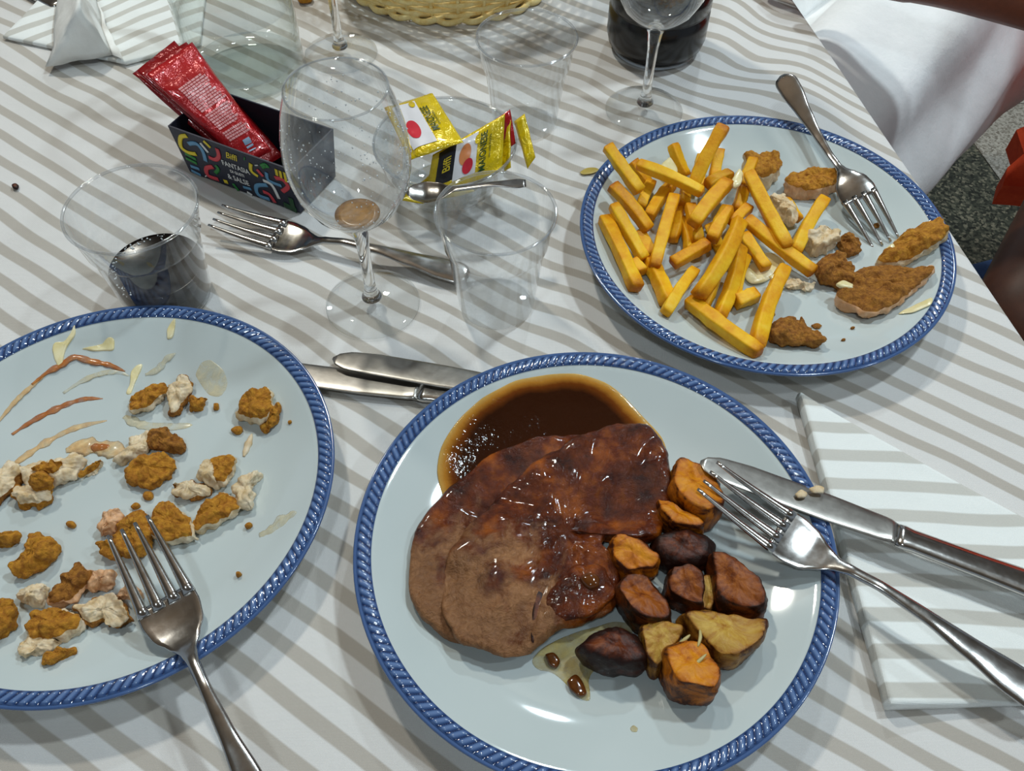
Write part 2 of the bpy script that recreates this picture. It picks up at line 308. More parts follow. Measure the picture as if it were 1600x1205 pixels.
M['pr_ltblue'] = plain('sachet_barcode_panel', (160, 186, 214), 0.35, var=0.05)
M['pr_text_green'] = plain('sachet_green_lettering', (40, 70, 18), 0.35, var=0.05)
M['pr_red_oval'] = plain('sachet_red_badge', (214, 44, 62), 0.3, var=0.05)
M['pr_orange'] = plain('sachet_orange_picture', (232, 146, 90), 0.3, var=0.08)
M['pr_black'] = plain('sachet_black_panel', (28, 26, 32), 0.3, var=0.08)
M['spoon'] = steel('spoon_steel', 0.2, (150, 146, 142))
M['paper'] = two('white_paper_napkin', (226, 226, 222), (238, 238, 235), None, 30, 0.9, 0.25, 0.003)
M['wicker'] = two('cream_wicker', (238, 206, 128), (252, 234, 172), None, 140, 0.6, 0.3, 0.001)
M['skin_a'] = two('tanned_skin', (112, 54, 30), (136, 70, 42), None, 40, 0.45, 0.1, 0.001, sss=0.08)
M['skin_b'] = two('brown_skin', (66, 34, 20), (84, 46, 28), None, 40, 0.5, 0.1, 0.001, sss=0.05)
M['hair'] = two('dark_hair', (24, 16, 12), (44, 30, 22), None, 200, 0.5, 0.5, 0.002)
M['white_linen'] = two('white_cotton', (236, 238, 238), (246, 247, 247), None, 20, 0.95, 0.4, 0.006, bscale=14)
M['orange_cloth'] = two('orange_cotton', (226, 66, 26), (244, 86, 40), None, 40, 0.9, 0.3, 0.003)
M['blue_cloth'] = plain('blue_canvas', (70, 104, 160), 0.8)
M['chairwood'] = two('dark_wood', (70, 44, 26), (104, 68, 40), None, 30, 0.5, 0.2, 0.001)
def granite(name, a, b, c, d, sc):
    t = NT(name); co = t.coord()
    v = t.n('ShaderNodeTexVoronoi', i_Scale=sc); t.l(co, v.inputs['Vector'])
    r = t.n('ShaderNodeSeparateColor'); t.l(v.outputs['Color'], r.inputs[0])
    f = t.math('ADD', t.math('MULTIPLY', r.outputs[0], 0.6), t.math('MULTIPLY', t.noise(sc*0.8, 5, 0.7, co), 0.4))
    t.base(t.ramp(f, [(0.2, s2l(a)), (0.42, s2l(b)), (0.62, s2l(c)), (0.82, s2l(d))]), 0.3); return t.m
M['granite_light'] = granite('light_granite', (120, 112, 100), (160, 154, 142), (182, 177, 166), (196, 190, 178), 260)
M['granite_dark'] = granite('dark_granite', (42, 44, 38), (66, 68, 58), (98, 98, 82), (150, 142, 120), 190)

# ------------------------------------------------------------------ mesh helpers
def tag(o, label=None, cat=None, group=None, kind=None):
    if label: o['label'] = label
    if cat: o['category'] = cat
    if group: o['group'] = group
    if kind: o['kind'] = kind
    return o
def mk(name, vs, fs, mat, parent=None, loc=None, smooth=True, mi=None, attrs=None):
    """mesh object; vs are world (or parent-space) coordinates, loc moves the origin there"""
    vs = [Vector(v) for v in vs]
    if loc is not None:
        loc = Vector(loc); vs = [v - loc for v in vs]
    me = bpy.data.meshes.new(name); me.from_pydata([tuple(v) for v in vs], [], fs)
    for m in (mat if isinstance(mat, (list, tuple)) else [mat]): me.materials.append(m)
    if mi is not None: me.polygons.foreach_set('material_index', mi)
    if smooth: me.polygons.foreach_set('use_smooth', [True]*len(me.polygons))
    for k, val in (attrs or {}).items():
        a = me.attributes.new(k, 'FLOAT', 'POINT'); a.data.foreach_set('value', val)
    me.update()
    bm = bmesh.new(); bm.from_mesh(me); bmesh.ops.recalc_face_normals(bm, faces=bm.faces); bm.to_mesh(me); bm.free()
    o = bpy.data.objects.new(name, me); COL.objects.link(o)
    if loc is not None: o.location = loc
    if parent is not None:
        o.parent = parent
        if loc is not None: o.location = loc - parent.location if parent.parent is None else loc
    return o
def empty(name, loc=(0, 0, 0)):
    o = bpy.data.objects.new(name, None); COL.objects.link(o); o.location = loc; o.empty_display_size = 0.02; return o
def lathe(prof, n=64, c=(0, 0, 0)):
    vs, fs, rows = [], [], []
    for r, z in prof:
        if r < 1e-6: rows.append([len(vs)]); vs.append((c[0], c[1], c[2]+z))
        else:
            rows.append(list(range(len(vs), len(vs)+n)))
            vs += [(c[0]+r*math.cos(2*math.pi*k/n), c[1]+r*math.sin(2*math.pi*k/n), c[2]+z) for k in range(n)]
    for a, b in zip(rows, rows[1:]):
        for k in range(n):
            k2 = (k+1) % n
            if len(a) == 1 and len(b) == 1: break
            if len(a) == 1: fs.append((a[0], b[k], b[k2]))
            elif len(b) == 1: fs.append((a[k], a[k2], b[0]))
            else: fs.append((a[k], a[k2], b[k2], b[k]))
    return vs, fs
def loft(rings, cap=True):
    n = len(rings[0]); vs = [p for r in rings for p in r]; fs = []
    for i in range(len(rings)-1):
        for k in range(n):
            k2 = (k+1) % n; fs.append((i*n+k, i*n+k2, (i+1)*n+k2, (i+1)*n+k))
    if cap: fs.append(tuple(range(n))[::-1]); fs.append(tuple(range((len(rings)-1)*n, len(rings)*n)))
    return vs, fs
def tube(path, radii, n=8, flat=1.0, up=Vector((0, 0, 1))):
    path = [Vector(p) for p in path]; rings = []
    for i, p in enumerate(path):
        d = (path[min(i+1, len(path)-1)] - path[max(i-1, 0)]).normalized()
        s = d.cross(up)
        s = s.normalized() if s.length > 1e-5 else Vector((1, 0, 0))
        u = s.cross(d).normalized(); r = radii[i] if isinstance(radii, (list, tuple)) else radii
        rings.append([p + s*(r*math.cos(2*math.pi*k/n)) + u*(r*flat*math.sin(2*math.pi*k/n)) for k in range(n)])
    return loft(rings)
def smooth_path(pts, k=6):
    pts = [Vector(p) for p in pts]; out = []
    for i in range(len(pts)-1):
        p0, p1, p2, p3 = pts[max(i-1, 0)], pts[i], pts[i+1], pts[min(i+2, len(pts)-1)]
        for j in range(k):
            t = j/k
            out.append(0.5*((2*p1)+(-p0+p2)*t+(2*p0-5*p1+4*p2-p3)*t*t+(-p0+3*p1-3*p2+p3)*t**3))
    out.append(pts[-1]); return out
LINEAR = [0.7]
def resample(poly, n, soft=1):
    pts = [Vector((p[0], p[1])) for p in poly]; L = len(pts)
    cr = []
    for i in range(L):
        p0, p1, p2, p3 = pts[i-1], pts[i], pts[(i+1) % L], pts[(i+2) % L]
        for j in range(8):
            t = j/8
            c = 0.5*((2*p1)+(-p0+p2)*t+(2*p0-5*p1+4*p2-p3)*t*t+(-p0+3*p1-3*p2+p3)*t**3)
            cr.append(c.lerp(p1.lerp(p2, t), LINEAR[0]))
    ds = [0]
    for i in range(len(cr)): ds.append(ds[-1] + (cr[(i+1) % len(cr)]-cr[i]).length)
    out, j = [], 0
    for k in range(n):
        d = ds[-1]*k/n
        while ds[j+1] < d: j += 1
        f = (d-ds[j])/max(1e-9, ds[j+1]-ds[j]); out.append(cr[j].lerp(cr[(j+1) % len(cr)], f))
    return out
def ns(v, f, seed=0.0): return noise.noise(Vector((v[0]*f+seed, v[1]*f+seed*1.7, v[2]*f-seed)))
TEX = {}
def rough(o, size, strength, depth=3):
    k = (size, depth)
    if k not in TEX:
        t = bpy.data.textures.new('relief', 'CLOUDS'); t.noise_scale = size; t.noise_depth = depth; TEX[k] = t
    md = o.modifiers.new('relief', 'DISPLACE'); md.texture = TEX[k]; md.texture_coords = 'GLOBAL'; md.strength = strength; md.mid_level = 0.5
PROF_FACET = [(0.90, 0.0), (1.0, 0.08), (1.0, 0.5), (0.95, 0.86), (0.88, 0.985), (0.80, 1.0), (0.35, 1.0)]
PROF_ROUND = [(0.80, 0.0), (0.97, 0.18), (1.0, 0.42), (0.97, 0.66), (0.84, 0.88), (0.55, 1.0), (0.25, 1.03)]
PROF_BLOCK = [(0.88, 0.0), (0.99, 0.12), (1.0, 0.5), (0.97, 0.82), (0.88, 0.97), (0.5, 1.0), (0.22, 1.01)]
PROF_FILM = [(1.0, 0.0), (0.99, 0.35), (0.96, 0.65), (0.92, 0.85), (0.86, 0.95), (0.78, 1.0), (0.65, 1.0), (0.4, 1.0), (0.2, 1.0)]
SEED = [0]
def chunk(name, poly, zf, t, mat, prof=PROF_ROUND, n=28, amp=0.0012, freq=120, parent=None, lift=0.0, comp=0.85, side=None, top=None, subd=1, tiltz=0.0, conform=True, attr='edge', camp=0.0, disp=None, grow=1.0):
    """a solid piece whose outline in the picture is poly, lying on surface height zf(x, y), t thick"""
    SEED[0] += 1; sd = SEED[0]*3.17
    cu = sum(p[0] for p in poly)/len(poly); cv = sum(p[1] for p in poly)/len(poly)
    g = W(cu, cv, 0.01); z0 = zf(g.x, g.y) + lift
    pts = [W(p[0], p[1], z0) for p in poly]
    c = sum(pts, Vector())/len(pts)
    dirv = Vector((c.x, c.y, 0)).normalized(); tan = (HC - z0)/math.hypot(c.x, c.y)
    s = [p.dot(dirv) for p in pts]; lo, hi = min(s), max(s); L = hi-lo
    kf = max(0.5, (L - comp*t/tan)/L)
    pts = [p + dirv*((lo+(si-lo)*kf)-si) for p, si in zip(pts, s)]
    if grow != 1.0:
        c = sum(pts, Vector())/len(pts); pts = [c+(p-c)*grow for p in pts]
    ol = resample([(p.x, p.y) for p in pts], n); cx = sum(p.x for p in ol)/n; cy = sum(p.y for p in ol)/n
    vs, ed, rings = [], [], []
    for ri, (sc, zz) in enumerate(prof):
        row = []
        for p in ol:
            x, y = cx+(p.x-cx)*sc, cy+(p.y-cy)*sc
            # inset rings keep the outline's shape instead of shrinking to a point
            zb = (zf(x, y)+lift) if conform else z0
            z = T + zb + t*zz*(1+tiltz*(p.dot(Vector((0.6, 0.8)))-Vector((cx, cy)).dot(Vector((0.6, 0.8))))/0.02)
            v = Vector((x, y, z))
            if amp:
                a = amp*(0.4 if ri == 0 else 1.0)
                v += Vector((ns(v, freq, sd), ns(v, freq, sd+11), 0))*a
                v.z += ns(v, freq, sd+23)*a*(0.0 if ri == 0 else 1.0) + ns(v, freq*0.4, sd+5)*camp*(0 if ri == 0 else zz)
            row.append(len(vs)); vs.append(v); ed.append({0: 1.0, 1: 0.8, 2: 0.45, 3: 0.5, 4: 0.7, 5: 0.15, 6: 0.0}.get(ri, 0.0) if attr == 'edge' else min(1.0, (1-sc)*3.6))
        rings.append(row)
    fs, mi = [], []
    for i in range(len(rings)-1):
        for k in range(n):
            k2 = (k+1) % n; fs.append((rings[i][k], rings[i][k2], rings[i+1][k2], rings[i+1][k])); mi.append(1 if (side and i < 3) else 0)
    vt = Vector((cx, cy, sum(vs[k].z for k in rings[-1])/n)); vs.append(vt); ed.append(0.0 if attr == 'edge' else 1.0)
    for k in range(n): fs.append((rings[-1][k], rings[-1][(k+1) % n], len(vs)-1)); mi.append(0)
    low = rings[0]
    for sc in (0.72, 0.45, 0.2):                                     # underside follows the surface it lies on
        row = []
        for p in ol:
            x, y = cx+(p.x-cx)*sc*prof[0][0], cy+(p.y-cy)*sc*prof[0][0]
            row.append(len(vs)); vs.append(Vector((x, y, T+((zf(x, y)+lift) if conform else z0)))); ed.append(0.0)
        for k in range(n): fs.append((low[(k+1) % n], low[k], row[k], row[(k+1) % n])); mi.append(1 if side else 0)
        low = row
    fs.append(tuple(reversed(low))); mi.append(1 if side else 0)
    o = mk(name, vs, fs, [mat, side] if side else mat, parent, Vector((cx, cy, T+zf(cx, cy)+lift)), mi=mi, attrs={'rim_fac' if attr == 'edge' else 'pool_fac': ed})
    if subd:
        md = o.modifiers.new('round', 'SUBSURF'); md.levels = md.render_levels = subd
    if disp: rough(o, *disp)
    return o
def ribbon(name, path, width, zf, mat, h=0.0012, parent=None, taper=True, wob=0.25, flat=None):
    """a smear of sauce along a picture path"""
    pts = [W(u, v, 0.012) for u, v in path]; pts = [Vector((p.x, p.y, T+zf(p.x, p.y))) for p in pts]
    sp = smooth_path(pts, 6); N = len(sp); rad = []
    SEED[0] += 1
    for i, p in enumerate(sp):
        t = i/(N-1); w = width*(math.sin(math.pi*min(1, max(0.06, t)))**0.5 if taper else 1.0)
        rad.append(max(0.0004, w*(1+wob*2.2*ns(p, 260, SEED[0]))))
        sp[i] = Vector((p.x, p.y, T+zf(p.x, p.y)+h*0.3))
    vs, fs = tube(sp, rad, 8, flat=h/width)
    c = sp[N//2]
    return mk(name, vs, fs, mat, parent, c)
def text_mesh(s, size, bold=0.0):
    cu = bpy.data.curves.new('lettering', 'FONT'); cu.body = s; cu.size = size; cu.align_x = 'CENTER'; cu.align_y = 'CENTER'; cu.resolution_u = 3; cu.offset = bold
    ob = bpy.data.objects.new('lettering_tmp', cu); COL.objects.link(ob)
    bpy.context.view_layer.update()
    dg = bpy.context.evaluated_depsgraph_get(); me = ob.evaluated_get(dg).to_mesh()
    vs = [v.co.copy() for v in me.vertices]; fs = [tuple(p.vertices) for p in me.polygons]
    ob.evaluated_get(dg).to_mesh_clear(); bpy.data.objects.remove(ob); bpy.data.curves.remove(cu)
    return vs, fs
def quadmesh(nu, nv, fn):
    vs = [fn(i/nu, j/nv) for j in range(nv+1) for i in range(nu+1)]
    fs = [(j*(nu+1)+i, j*(nu+1)+i+1, (j+1)*(nu+1)+i+1, (j+1)*(nu+1)+i) for j in range(nv) for i in range(nu)]
    return vs, fs
def box_mesh(x0, x1, y0, y1, z0, z1):
    vs = [(x, y, z) for z in (z0, z1) for y in (y0, y1) for x in (x0, x1)]
    return vs, [(0, 1, 3, 2), (4, 5, 7, 6), (0, 1, 5, 4), (2, 3, 7, 6), (0, 2, 6, 4), (1, 3, 7, 5)]
# ------------------------------------------------------------------ setting: floor
FX, FY = 0.40, 0.40
e_dir = (W(1590, 320, -T) - W(1490, 180, -T)).normalized()            # joint between light and dark paving
def floor():
    root = empty('floor', (0, 0, 0)); root['kind'] = 'structure'; root['label'] = 'speckled granite paving with a dark band'
    p0 = W(1490, 180, -T); a = e_dir; b = Vector((a.y, -a.x, 0))
    if b.x < 0: b = -b
    base = box_mesh(-4, 5, -3, 6, -0.05, -0.004); mk('bed', *base, M['granite_dark'], root, smooth=False)
    def slab(s0, s1, r0, r1, mat):
        g = 0.0015
        c = p0 + a*((s0+s1)/2) + b*((r0+r1)/2)
        vs = []
        for z in (-0.03, 0.0):
            for s, r in ((s0+g, r0+g), (s1-g, r0+g), (s1-g, r1-g), (s0+g, r1-g)):
                q = p0 + a*s + b*r; vs.append((q.x, q.y, z))
        mk('paving_slab', vs, [(3, 2, 1, 0), (4, 5, 6, 7), (0, 1, 5, 4), (1, 2, 6, 5), (2, 3, 7, 6), (3, 0, 4, 7)], mat, root, Vector((c.x, c.y, 0)), smooth=False)
    for i in range(-3, 4):
        slab(-0.62+i*0.6, -0.02+i*0.6, 0.0, 0.6, M['granite_light'])
        slab(-0.62+i*0.6, -0.02+i*0.6, 0.6, 1.2, M['granite_light'])
        slab(-0.62+i*0.6, -0.02+i*0.6, -0.32, 0.0, M['granite_dark'])
        slab(-0.62+i*0.6, -0.02+i*0.6, -0.92, -0.32, M['granite_light'])
    return root
floor()
def ceiling():
    o = mk('ceiling', *box_mesh(-4, 5, -3, 6, 3.0, 3.1), M['ceilingwood'], smooth=False); o['kind'] = 'structure'; o['label'] = 'brown wooden ceiling above the table'
M['ceilingwood'] = two('ceiling_boards', (150, 124, 100), (190, 164, 138), None, 6, 0.6, 0.1, 0.002)
ceiling()
# ------------------------------------------------------------------ table and its cloth
EA, EB = W(1235, 0), W(1600, 540)                       # the right-hand table edge
ed = (EB-EA); ed.z = 0; ed.normalize()                   # runs towards the camera
en = Vector((-ed.y, ed.x, 0))                            # outwards (to the right)
if en.x < 0: en = -en
TW, Y0, Y1 = 1.30, 0.03, 1.75
def E2(s, d): # s along the edge measured in y, d inward from the edge
    t = (s-EA.y)/ed.y; p = EA + ed*t - en*d
    return Vector((p.x, p.y))
def ridge_solve():
    R = np.array(STRIPE_RES).reshape(-1, 3); X, r = R[:, :2], R[:, 2]
    def K(A, B):
        d2 = ((A[:, None, :]-B[None, :, :])**2).sum(2)
        return np.exp(-d2/(2*0.022**2)) + 0.6*np.exp(-d2/(2*0.07**2))
    al = np.linalg.solve(K(X, X)+0.12*np.eye(len(X)), r)
    return lambda P: STRIPE_LIN[0]+STRIPE_LIN[1]*P[:, 0]+STRIPE_LIN[2]*P[:, 1]+K(P, X)@al
stripe_at = ridge_solve()
def tablecloth():
    rows = []
    ds = list(np.arange(0.0, 0.9, 0.008)) + list(np.arange(0.9, TW+0.001, 0.04))
    ys = list(np.arange(Y0, 1.0, 0.008)) + list(np.arange(1.0, Y1+0.001, 0.05))
    drop = [(0.003, 0.0012), (0.0055, 0.005), (0.0065, 0.012), (0.007, 0.025), (0.008, 0.04), (0.009, 0.055), (0.010, 0.065)]
    cols = [(-o, -z) for o, z in reversed(drop)] + [(d, 0) for d in ds] + [(TW+o, -z) for o, z in drop]
    rws = [(Y0-o, -z) for o, z in reversed(drop)] + [(y, 0) for y in ys] + [(Y1+o, -z) for o, z in drop]
    vs, flat = [], []
    for yy, zy in rws:
        for dd, zd in cols:
            p = E2(yy, dd); z = min(zy, zd)
            if z == 0:
                v = 0.5+0.5*noise.noise(Vector((p.x*16, p.y*16, 3.1))); w = 0.5+0.5*noise.noise(Vector((p.x*42, p.y*42, 9.1)))
                z = -0.0012*v-0.0008*w
            else:
                f = 0.018*min(1, -z/0.12)*math.sin((p.x+p.y)*38)
                q = (-en*f if zd < zy and dd > 1 else en*f) if zd < zy else Vector((0, -f if yy < 0.5 else f, 0))
                p = p + Vector((q.x, q.y))
            vs.append((p.x, p.y, T+z)); flat.append((E2(yy+(zy if yy < 0.5 else -zy), dd+(zd if dd < 0.5 else -zd))))
    nc = len(cols); fs = [(j*nc+i, j*nc+i+1, (j+1)*nc+i+1, (j+1)*nc+i) for j in range(len(rws)-1) for i in range(nc-1)]
    st = stripe_at(np.array([(p.x, p.y) for p in flat]))
    o = mk('tablecloth', vs, fs, M['cloth'], attrs={'stripe': [float(x) for x in st]})
    return tag(o, 'white tablecloth with wavy taupe stripes covering the whole table', 'tablecloth')
tablecloth()
def table():
    c = E2((Y0+Y1)/2, TW/2); root = empty('table', (c.x, c.y, 0))
    tag(root, 'dining table hidden under the striped cloth', 'table')
    vs = []
    for z in (T-0.035, T-0.0035):
        for y, d in ((Y0+0.003, 0.003), (Y1-0.003, 0.003), (Y1-0.003, TW-0.003), (Y0+0.003, TW-0.003)):
            p = E2(y, d); vs.append((p.x, p.y, z))
    mk('tabletop', vs, [(3, 2, 1, 0), (4, 5, 6, 7), (0, 1, 5, 4), (1, 2, 6, 5), (2, 3, 7, 6), (3, 0, 4, 7)], M['chairwood'], root, (c.x, c.y, T-0.03), smooth=False)
    for y, d in ((Y0+0.12, 0.12), (Y1-0.12, 0.12), (Y1-0.12, TW-0.12), (Y0+0.12, TW-0.12)):
        p = E2(y, d); v, f = lathe([(0, 0), (0.022, 0), (0.024, 0.03), (0.03, 0.5), (0.034, T-0.035), (0, T-0.035)], 16, (p.x, p.y, 0))
        mk('leg', v, f, M['chairwood'], root, (p.x, p.y, 0))
table()

# ------------------------------------------------------------------ plates
PR = 0.135
IN = [(0.0, 0.0060), (0.060, 0.0060), (0.080, 0.0066), (0.092, 0.0086), (0.103, 0.0122), (0.114, 0.0170), (0.122, 0.0206), (0.1262, 0.0226)]
def zdish(r):
    for (r0, z0), (r1, z1) in zip(IN, IN[1:]):
        if r <= r1: return z0+(z1-z0)*(r-r0)/(r1-r0)
    return 0.0235
PLATES = {'centre': (0.0474, 0.2346), 'fries': (0.1836, 0.4871), 'scraps': (-0.2398, 0.2717)}
def zf_of(k):
    cx, cy = PLATES[k]
    return lambda x, y: zdish(math.hypot(x-cx, y-cy))
ZC, ZR, ZL = zf_of('centre'), zf_of('fries'), zf_of('scraps')
ZT = lambda x, y: 0.0
body_prof = [(r, z) for r, z in IN] + [(0.1330, 0.0232), (0.1342, 0.0240), (0.1350, 0.0236), (0.1352, 0.0228), (0.1345, 0.0216), (0.1318, 0.0196), (0.120, 0.0148), (0.100, 0.0075), (0.084, 0.0026), (0.078, 0.0), (0.074, 0.0), (0.072, 0.0022), (0, 0.0026)]
def plate_meshes():
    v, f = lathe(body_prof, 128)
    mi = []
    for p in f:
        rr = [math.hypot(v[k][0], v[k][1]) for k in p]; zz = sum(v[k][2] for k in p)/len(p)
        mi.append(1 if min(rr) >= 0.1326 and zz > 0.0205 else 0)
    b = mk('plate', v, f, [M['porcelain'], M['blue_glaze']], mi=mi)
    N, SUB, K = 150, 9, 9; n = N*SUB; vs, at, fs = [], [], []
    for j in range(K+1):
        u = j/K; r = 0.1252+u*0.0080; dome = math.sin(math.pi*u)**0.7
        for i in range(n):
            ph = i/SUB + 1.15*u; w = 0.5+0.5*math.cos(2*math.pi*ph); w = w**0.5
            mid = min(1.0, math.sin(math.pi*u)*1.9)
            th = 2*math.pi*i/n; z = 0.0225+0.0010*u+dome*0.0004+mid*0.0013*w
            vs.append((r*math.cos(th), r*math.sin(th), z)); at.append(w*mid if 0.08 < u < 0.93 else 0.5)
    for j in range(K):
        for i in range(n):
            i2 = (i+1) % n; fs.append((j*n+i, j*n+i2, (j+1)*n+i2, (j+1)*n+i))
    r = mk('rope_rim', vs, fs, M['rope'], b, attrs={'ridge': at})
    r['label'] = 'blue embossed rope rim'
    return b, r
PB, PRM = plate_meshes()
def put_plate(k, label, first=False):
    if first: b, r = PB, PRM
    else:
        b = PB.copy(); COL.objects.link(b); r = PRM.copy(); COL.objects.link(r); r.parent = b
    b.location = (*PLATES[k], T+0.0002)
    tag(b, label, 'plate', 'white plates with blue rope rims')
put_plate('centre', 'white plate with blue rope rim carrying roast meat, gravy and potatoes', True)
put_plate('fries', 'white plate with blue rope rim carrying french fries by the table edge')
put_plate('scraps', 'white plate with blue rope rim covered in chicken scraps and sauce smears')
# ------------------------------------------------------------------ cutlery (local x from the tip to the handle's end, z up)
def interp(tab, x):
    for (a, *va), (b, *vb) in zip(tab, tab[1:]):
        if x <= b: f = (x-a)/(b-a); f = f*f*(3-2*f)*0.5+f*0.5; return [p+(q-p)*f for p, q in zip(va, vb)]
    return list(tab[-1][1:])
def sect(x, w, zc, t, dish=0.0, n=12, ridge=0.0):
    out = []
    for k in range(n):
        a = 2*math.pi*k/n; cy = math.copysign(abs(math.cos(a))**0.6, math.cos(a)); sz = math.copysign(abs(math.sin(a))**0.8, math.sin(a))
        y = w*cy; out.append(Vector((x, y, zc+dish*(cy*cy)+t*0.5*sz+(ridge*(1-abs(cy)) if sz > 0 else 0))))
    return out
FORK = [  # x, half width, z, thickness, dish
    (0.046, 0.0138, -0.0030, 0.0014, 0.0016), (0.056, 0.0142, -0.0042, 0.0015, 0.0022), (0.066, 0.0125, -0.0040, 0.0017, 0.0018), (0.074, 0.0078, -0.0022, 0.0022, 0.0007),
    (0.081, 0.0040, 0.0008, 0.0030, 0), (0.089, 0.0028, 0.0040, 0.0034, 0), (0.105, 0.0028, 0.0070, 0.0032, 0), (0.130, 0.0038, 0.0070, 0.0028, 0), (0.155, 0.0060, 0.0048, 0.0026, 0),
    (0.178, 0.0088, 0.0026, 0.0025, 0), (0.192, 0.0092, 0.0020, 0.0024, 0), (0.198, 0.0066, 0.0018, 0.0022, 0), (0.200, 0.0025, 0.0018, 0.0018, 0)]
def make_fork(name):
    rings = []
    for i in range(49):
        x = 0.046+(0.2-0.046)*i/48; w, z, t, d = interp(FORK, x); rings.append(sect(x, w, z, t, d, 14, 0.0005 if x > 0.08 else 0))
    b = mk(name, *loft(rings), M['steel'])
    for y0, y1 in ((-0.0112, -0.0098), (-0.0038, -0.0033), (0.0038, 0.0033), (0.0112, 0.0098)):
        path, rad = [], []
        for i in range(11):
            f = i/10; x = 0.051*(1-f); zt = -0.0028+0.0056*(f**1.6)+0.0012*(abs(y0)/0.011)
            path.append(Vector((x, y0+(y1-y0)*f, zt))); rad.append(0.0030*(1-0.70*f**0.8))
        rings = []
        for p, r in zip(path, rad): rings.append([Vector((p.x, p.y+r*math.cos(a)*1.05, p.z+0.75*r*math.sin(a))) for a in [2*math.pi*k/8 for k in range(8)]])
        mk('tine', *loft(rings), M['steel'], b)
    return b
KNIFE = [(0.0, 0.0012, 0.0, 0.0008, 0), (0.004, 0.0060, 0, 0.0010, 0), (0.012, 0.0088, 0, 0.0012, 0), (0.03, 0.0100, 0, 0.0014, 0), (0.075, 0.0104, 0, 0.0018, 0), (0.108, 0.0094, 0, 0.0026, 0), (0.116, 0.0080, 0.0, 0.0044, 0)]
HANDLE = [(0.116, 0.0080, 0.0, 0.0050, 0), (0.119, 0.0086, 0, 0.0062, 0), (0.123, 0.0076, 0.0, 0.0056, 0), (0.16, 0.0082, 0, 0.0058, 0), (0.205, 0.0098, 0, 0.0062, 0), (0.218, 0.0092, 0, 0.0058, 0), (0.222, 0.0050, 0, 0.0040, 0)]
def make_knife(name):
    def body(tab, x0, x1, k):
        rs = []
        for i in range(k+1):
            x = x0+(x1-x0)*i/k; w, z, t, d = interp(tab, x); off = 0.0012*min(1, x/0.03) if x < 0.116 else 0
            rs.append([p+Vector((0, off, 0)) for p in sect(x, w, z, t, 0, 14)])
        return loft(rs)
    h = mk(name, *body(HANDLE, 0.116, 0.222, 24), M['steel'])
    bl = mk('blade', *body(KNIFE, 0.0, 0.116, 34), M['steel_dull'], h); bl['label'] = 'greasy steel blade'
    return h
def make_spoon(name):
    tab = [(0.0, 0.003, 0.002, 0.0012, 0), (0.006, 0.0095, -0.001, 0.0012, 0.002), (0.022, 0.0142, -0.006, 0.0013, 0.0055), (0.036, 0.0120, -0.006, 0.0013, 0.0052), (0.048, 0.0060, -0.0015, 0.0018, 0.002), (0.056, 0.0030, 0.001, 0.003, 0), (0.10, 0.003, 0.004, 0.0026, 0), (0.13, 0.006, 0.002, 0.0024, 0), (0.138, 0.0045, 0.0018, 0.002, 0)]
    rs = []
    for i in range(41):
        x = 0.138*i/40; w, z, t, d = interp(tab, x); rs.append(sect(x, w, z, t, d, 14))
    return mk(name, *loft(rs), M['spoon'])
def copy_tree(o):
    c = o.copy(); COL.objects.link(c)
    for ch in o.children:
        d = ch.copy(); COL.objects.link(d); d.parent = c
    return c
def put(o, tip, end, L, roll=0.0, label=None, cat=None, group=None, wide=1.0):
    tip, end = Vector(tip), Vector(end); x = (end-tip).normalized(); s = (end-tip).length/L
    z = Vector((0, 0, 1)); z = (z-x*z.dot(x)).normalized(); y = z.cross(x)
    m = Matrix((x, y, z)).transposed().to_4x4() @ Matrix.Rotation(roll, 4, 'X')
    o.matrix_world = Matrix.Translation(tip) @ m @ Matrix.Diagonal((s, s*wide, s, 1))
    tag(o, label, cat, group); return o
def along(a, b, L):
    a, b = Vector(a), Vector(b); return a + (b-a).normalized()*L
fork0 = make_fork('dinner_fork')
put(fork0, W(203, 826, 0.034), along(W(203, 826, 0.034), W(385, 1205, 0.022), 0.20), 0.2, 0, 'steel fork lying tines up on the plate of chicken scraps', 'fork', 'dinner forks', 1.12)
f2 = copy_tree(fork0)
put(f2, W(1102, 748, 0.038), along(W(1102, 748, 0.038), W(1600, 1078, 0.018), 0.205), 0.2, 0, 'steel fork resting across the rim of the roast meat plate', 'fork', 'dinner forks', 1.1)
f3 = copy_tree(fork0)
put(f3, W(1386, 378, 0.013), W(1222, 116, 0.048), 0.2, math.radians(158), 'steel fork leaning handle up on the plate of french fries', 'fork', 'dinner forks', 1.15)
f4 = copy_tree(fork0)
put(f4, W(338, 342, 0.010), along(W(338, 342, 0.010), W(712, 428, 0.003), 0.20), 0.2, 0, 'steel fork on the cloth beside the navy sauce box', 'fork', 'dinner forks', 1.15)
kn0 = make_knife('table_knife')
put(kn0, W(1094, 722, 0.030), along(W(1094, 722, 0.030), W(1600, 910, 0.017), 0.222), 0.222, -0.13, 'steel knife smeared with food, resting beside the roast potatoes', 'knife', 'table knives')
k2 = copy_tree(kn0)
put(k2, W(520, 560, 0.0065), along(W(520, 560, 0.0065), W(760, 602, 0.007), 0.222), 0.222, -0.12, 'knife with blade tip showing, upper of two knives between plates', 'knife', 'table knives')
k3 = copy_tree(kn0)
kd = (W(650, 615)-W(480, 592)).normalized(); k3tip = W(655, 612, 0.0034)-kd*0.116
put(k3, k3tip, k3tip+kd*0.222, 0.222, -0.10, 'knife with shiny bolster, lower of two knives between plates', 'knife', 'table knives')
k4 = copy_tree(kn0)
put(k4, W(-120, -95, 0.003), along(W(-120, -95, 0.003), W(58, -10, 0.003), 0.222), 0.222, 0, 'cutlery handle at the far corner beyond the napkin', 'knife', 'table knives')
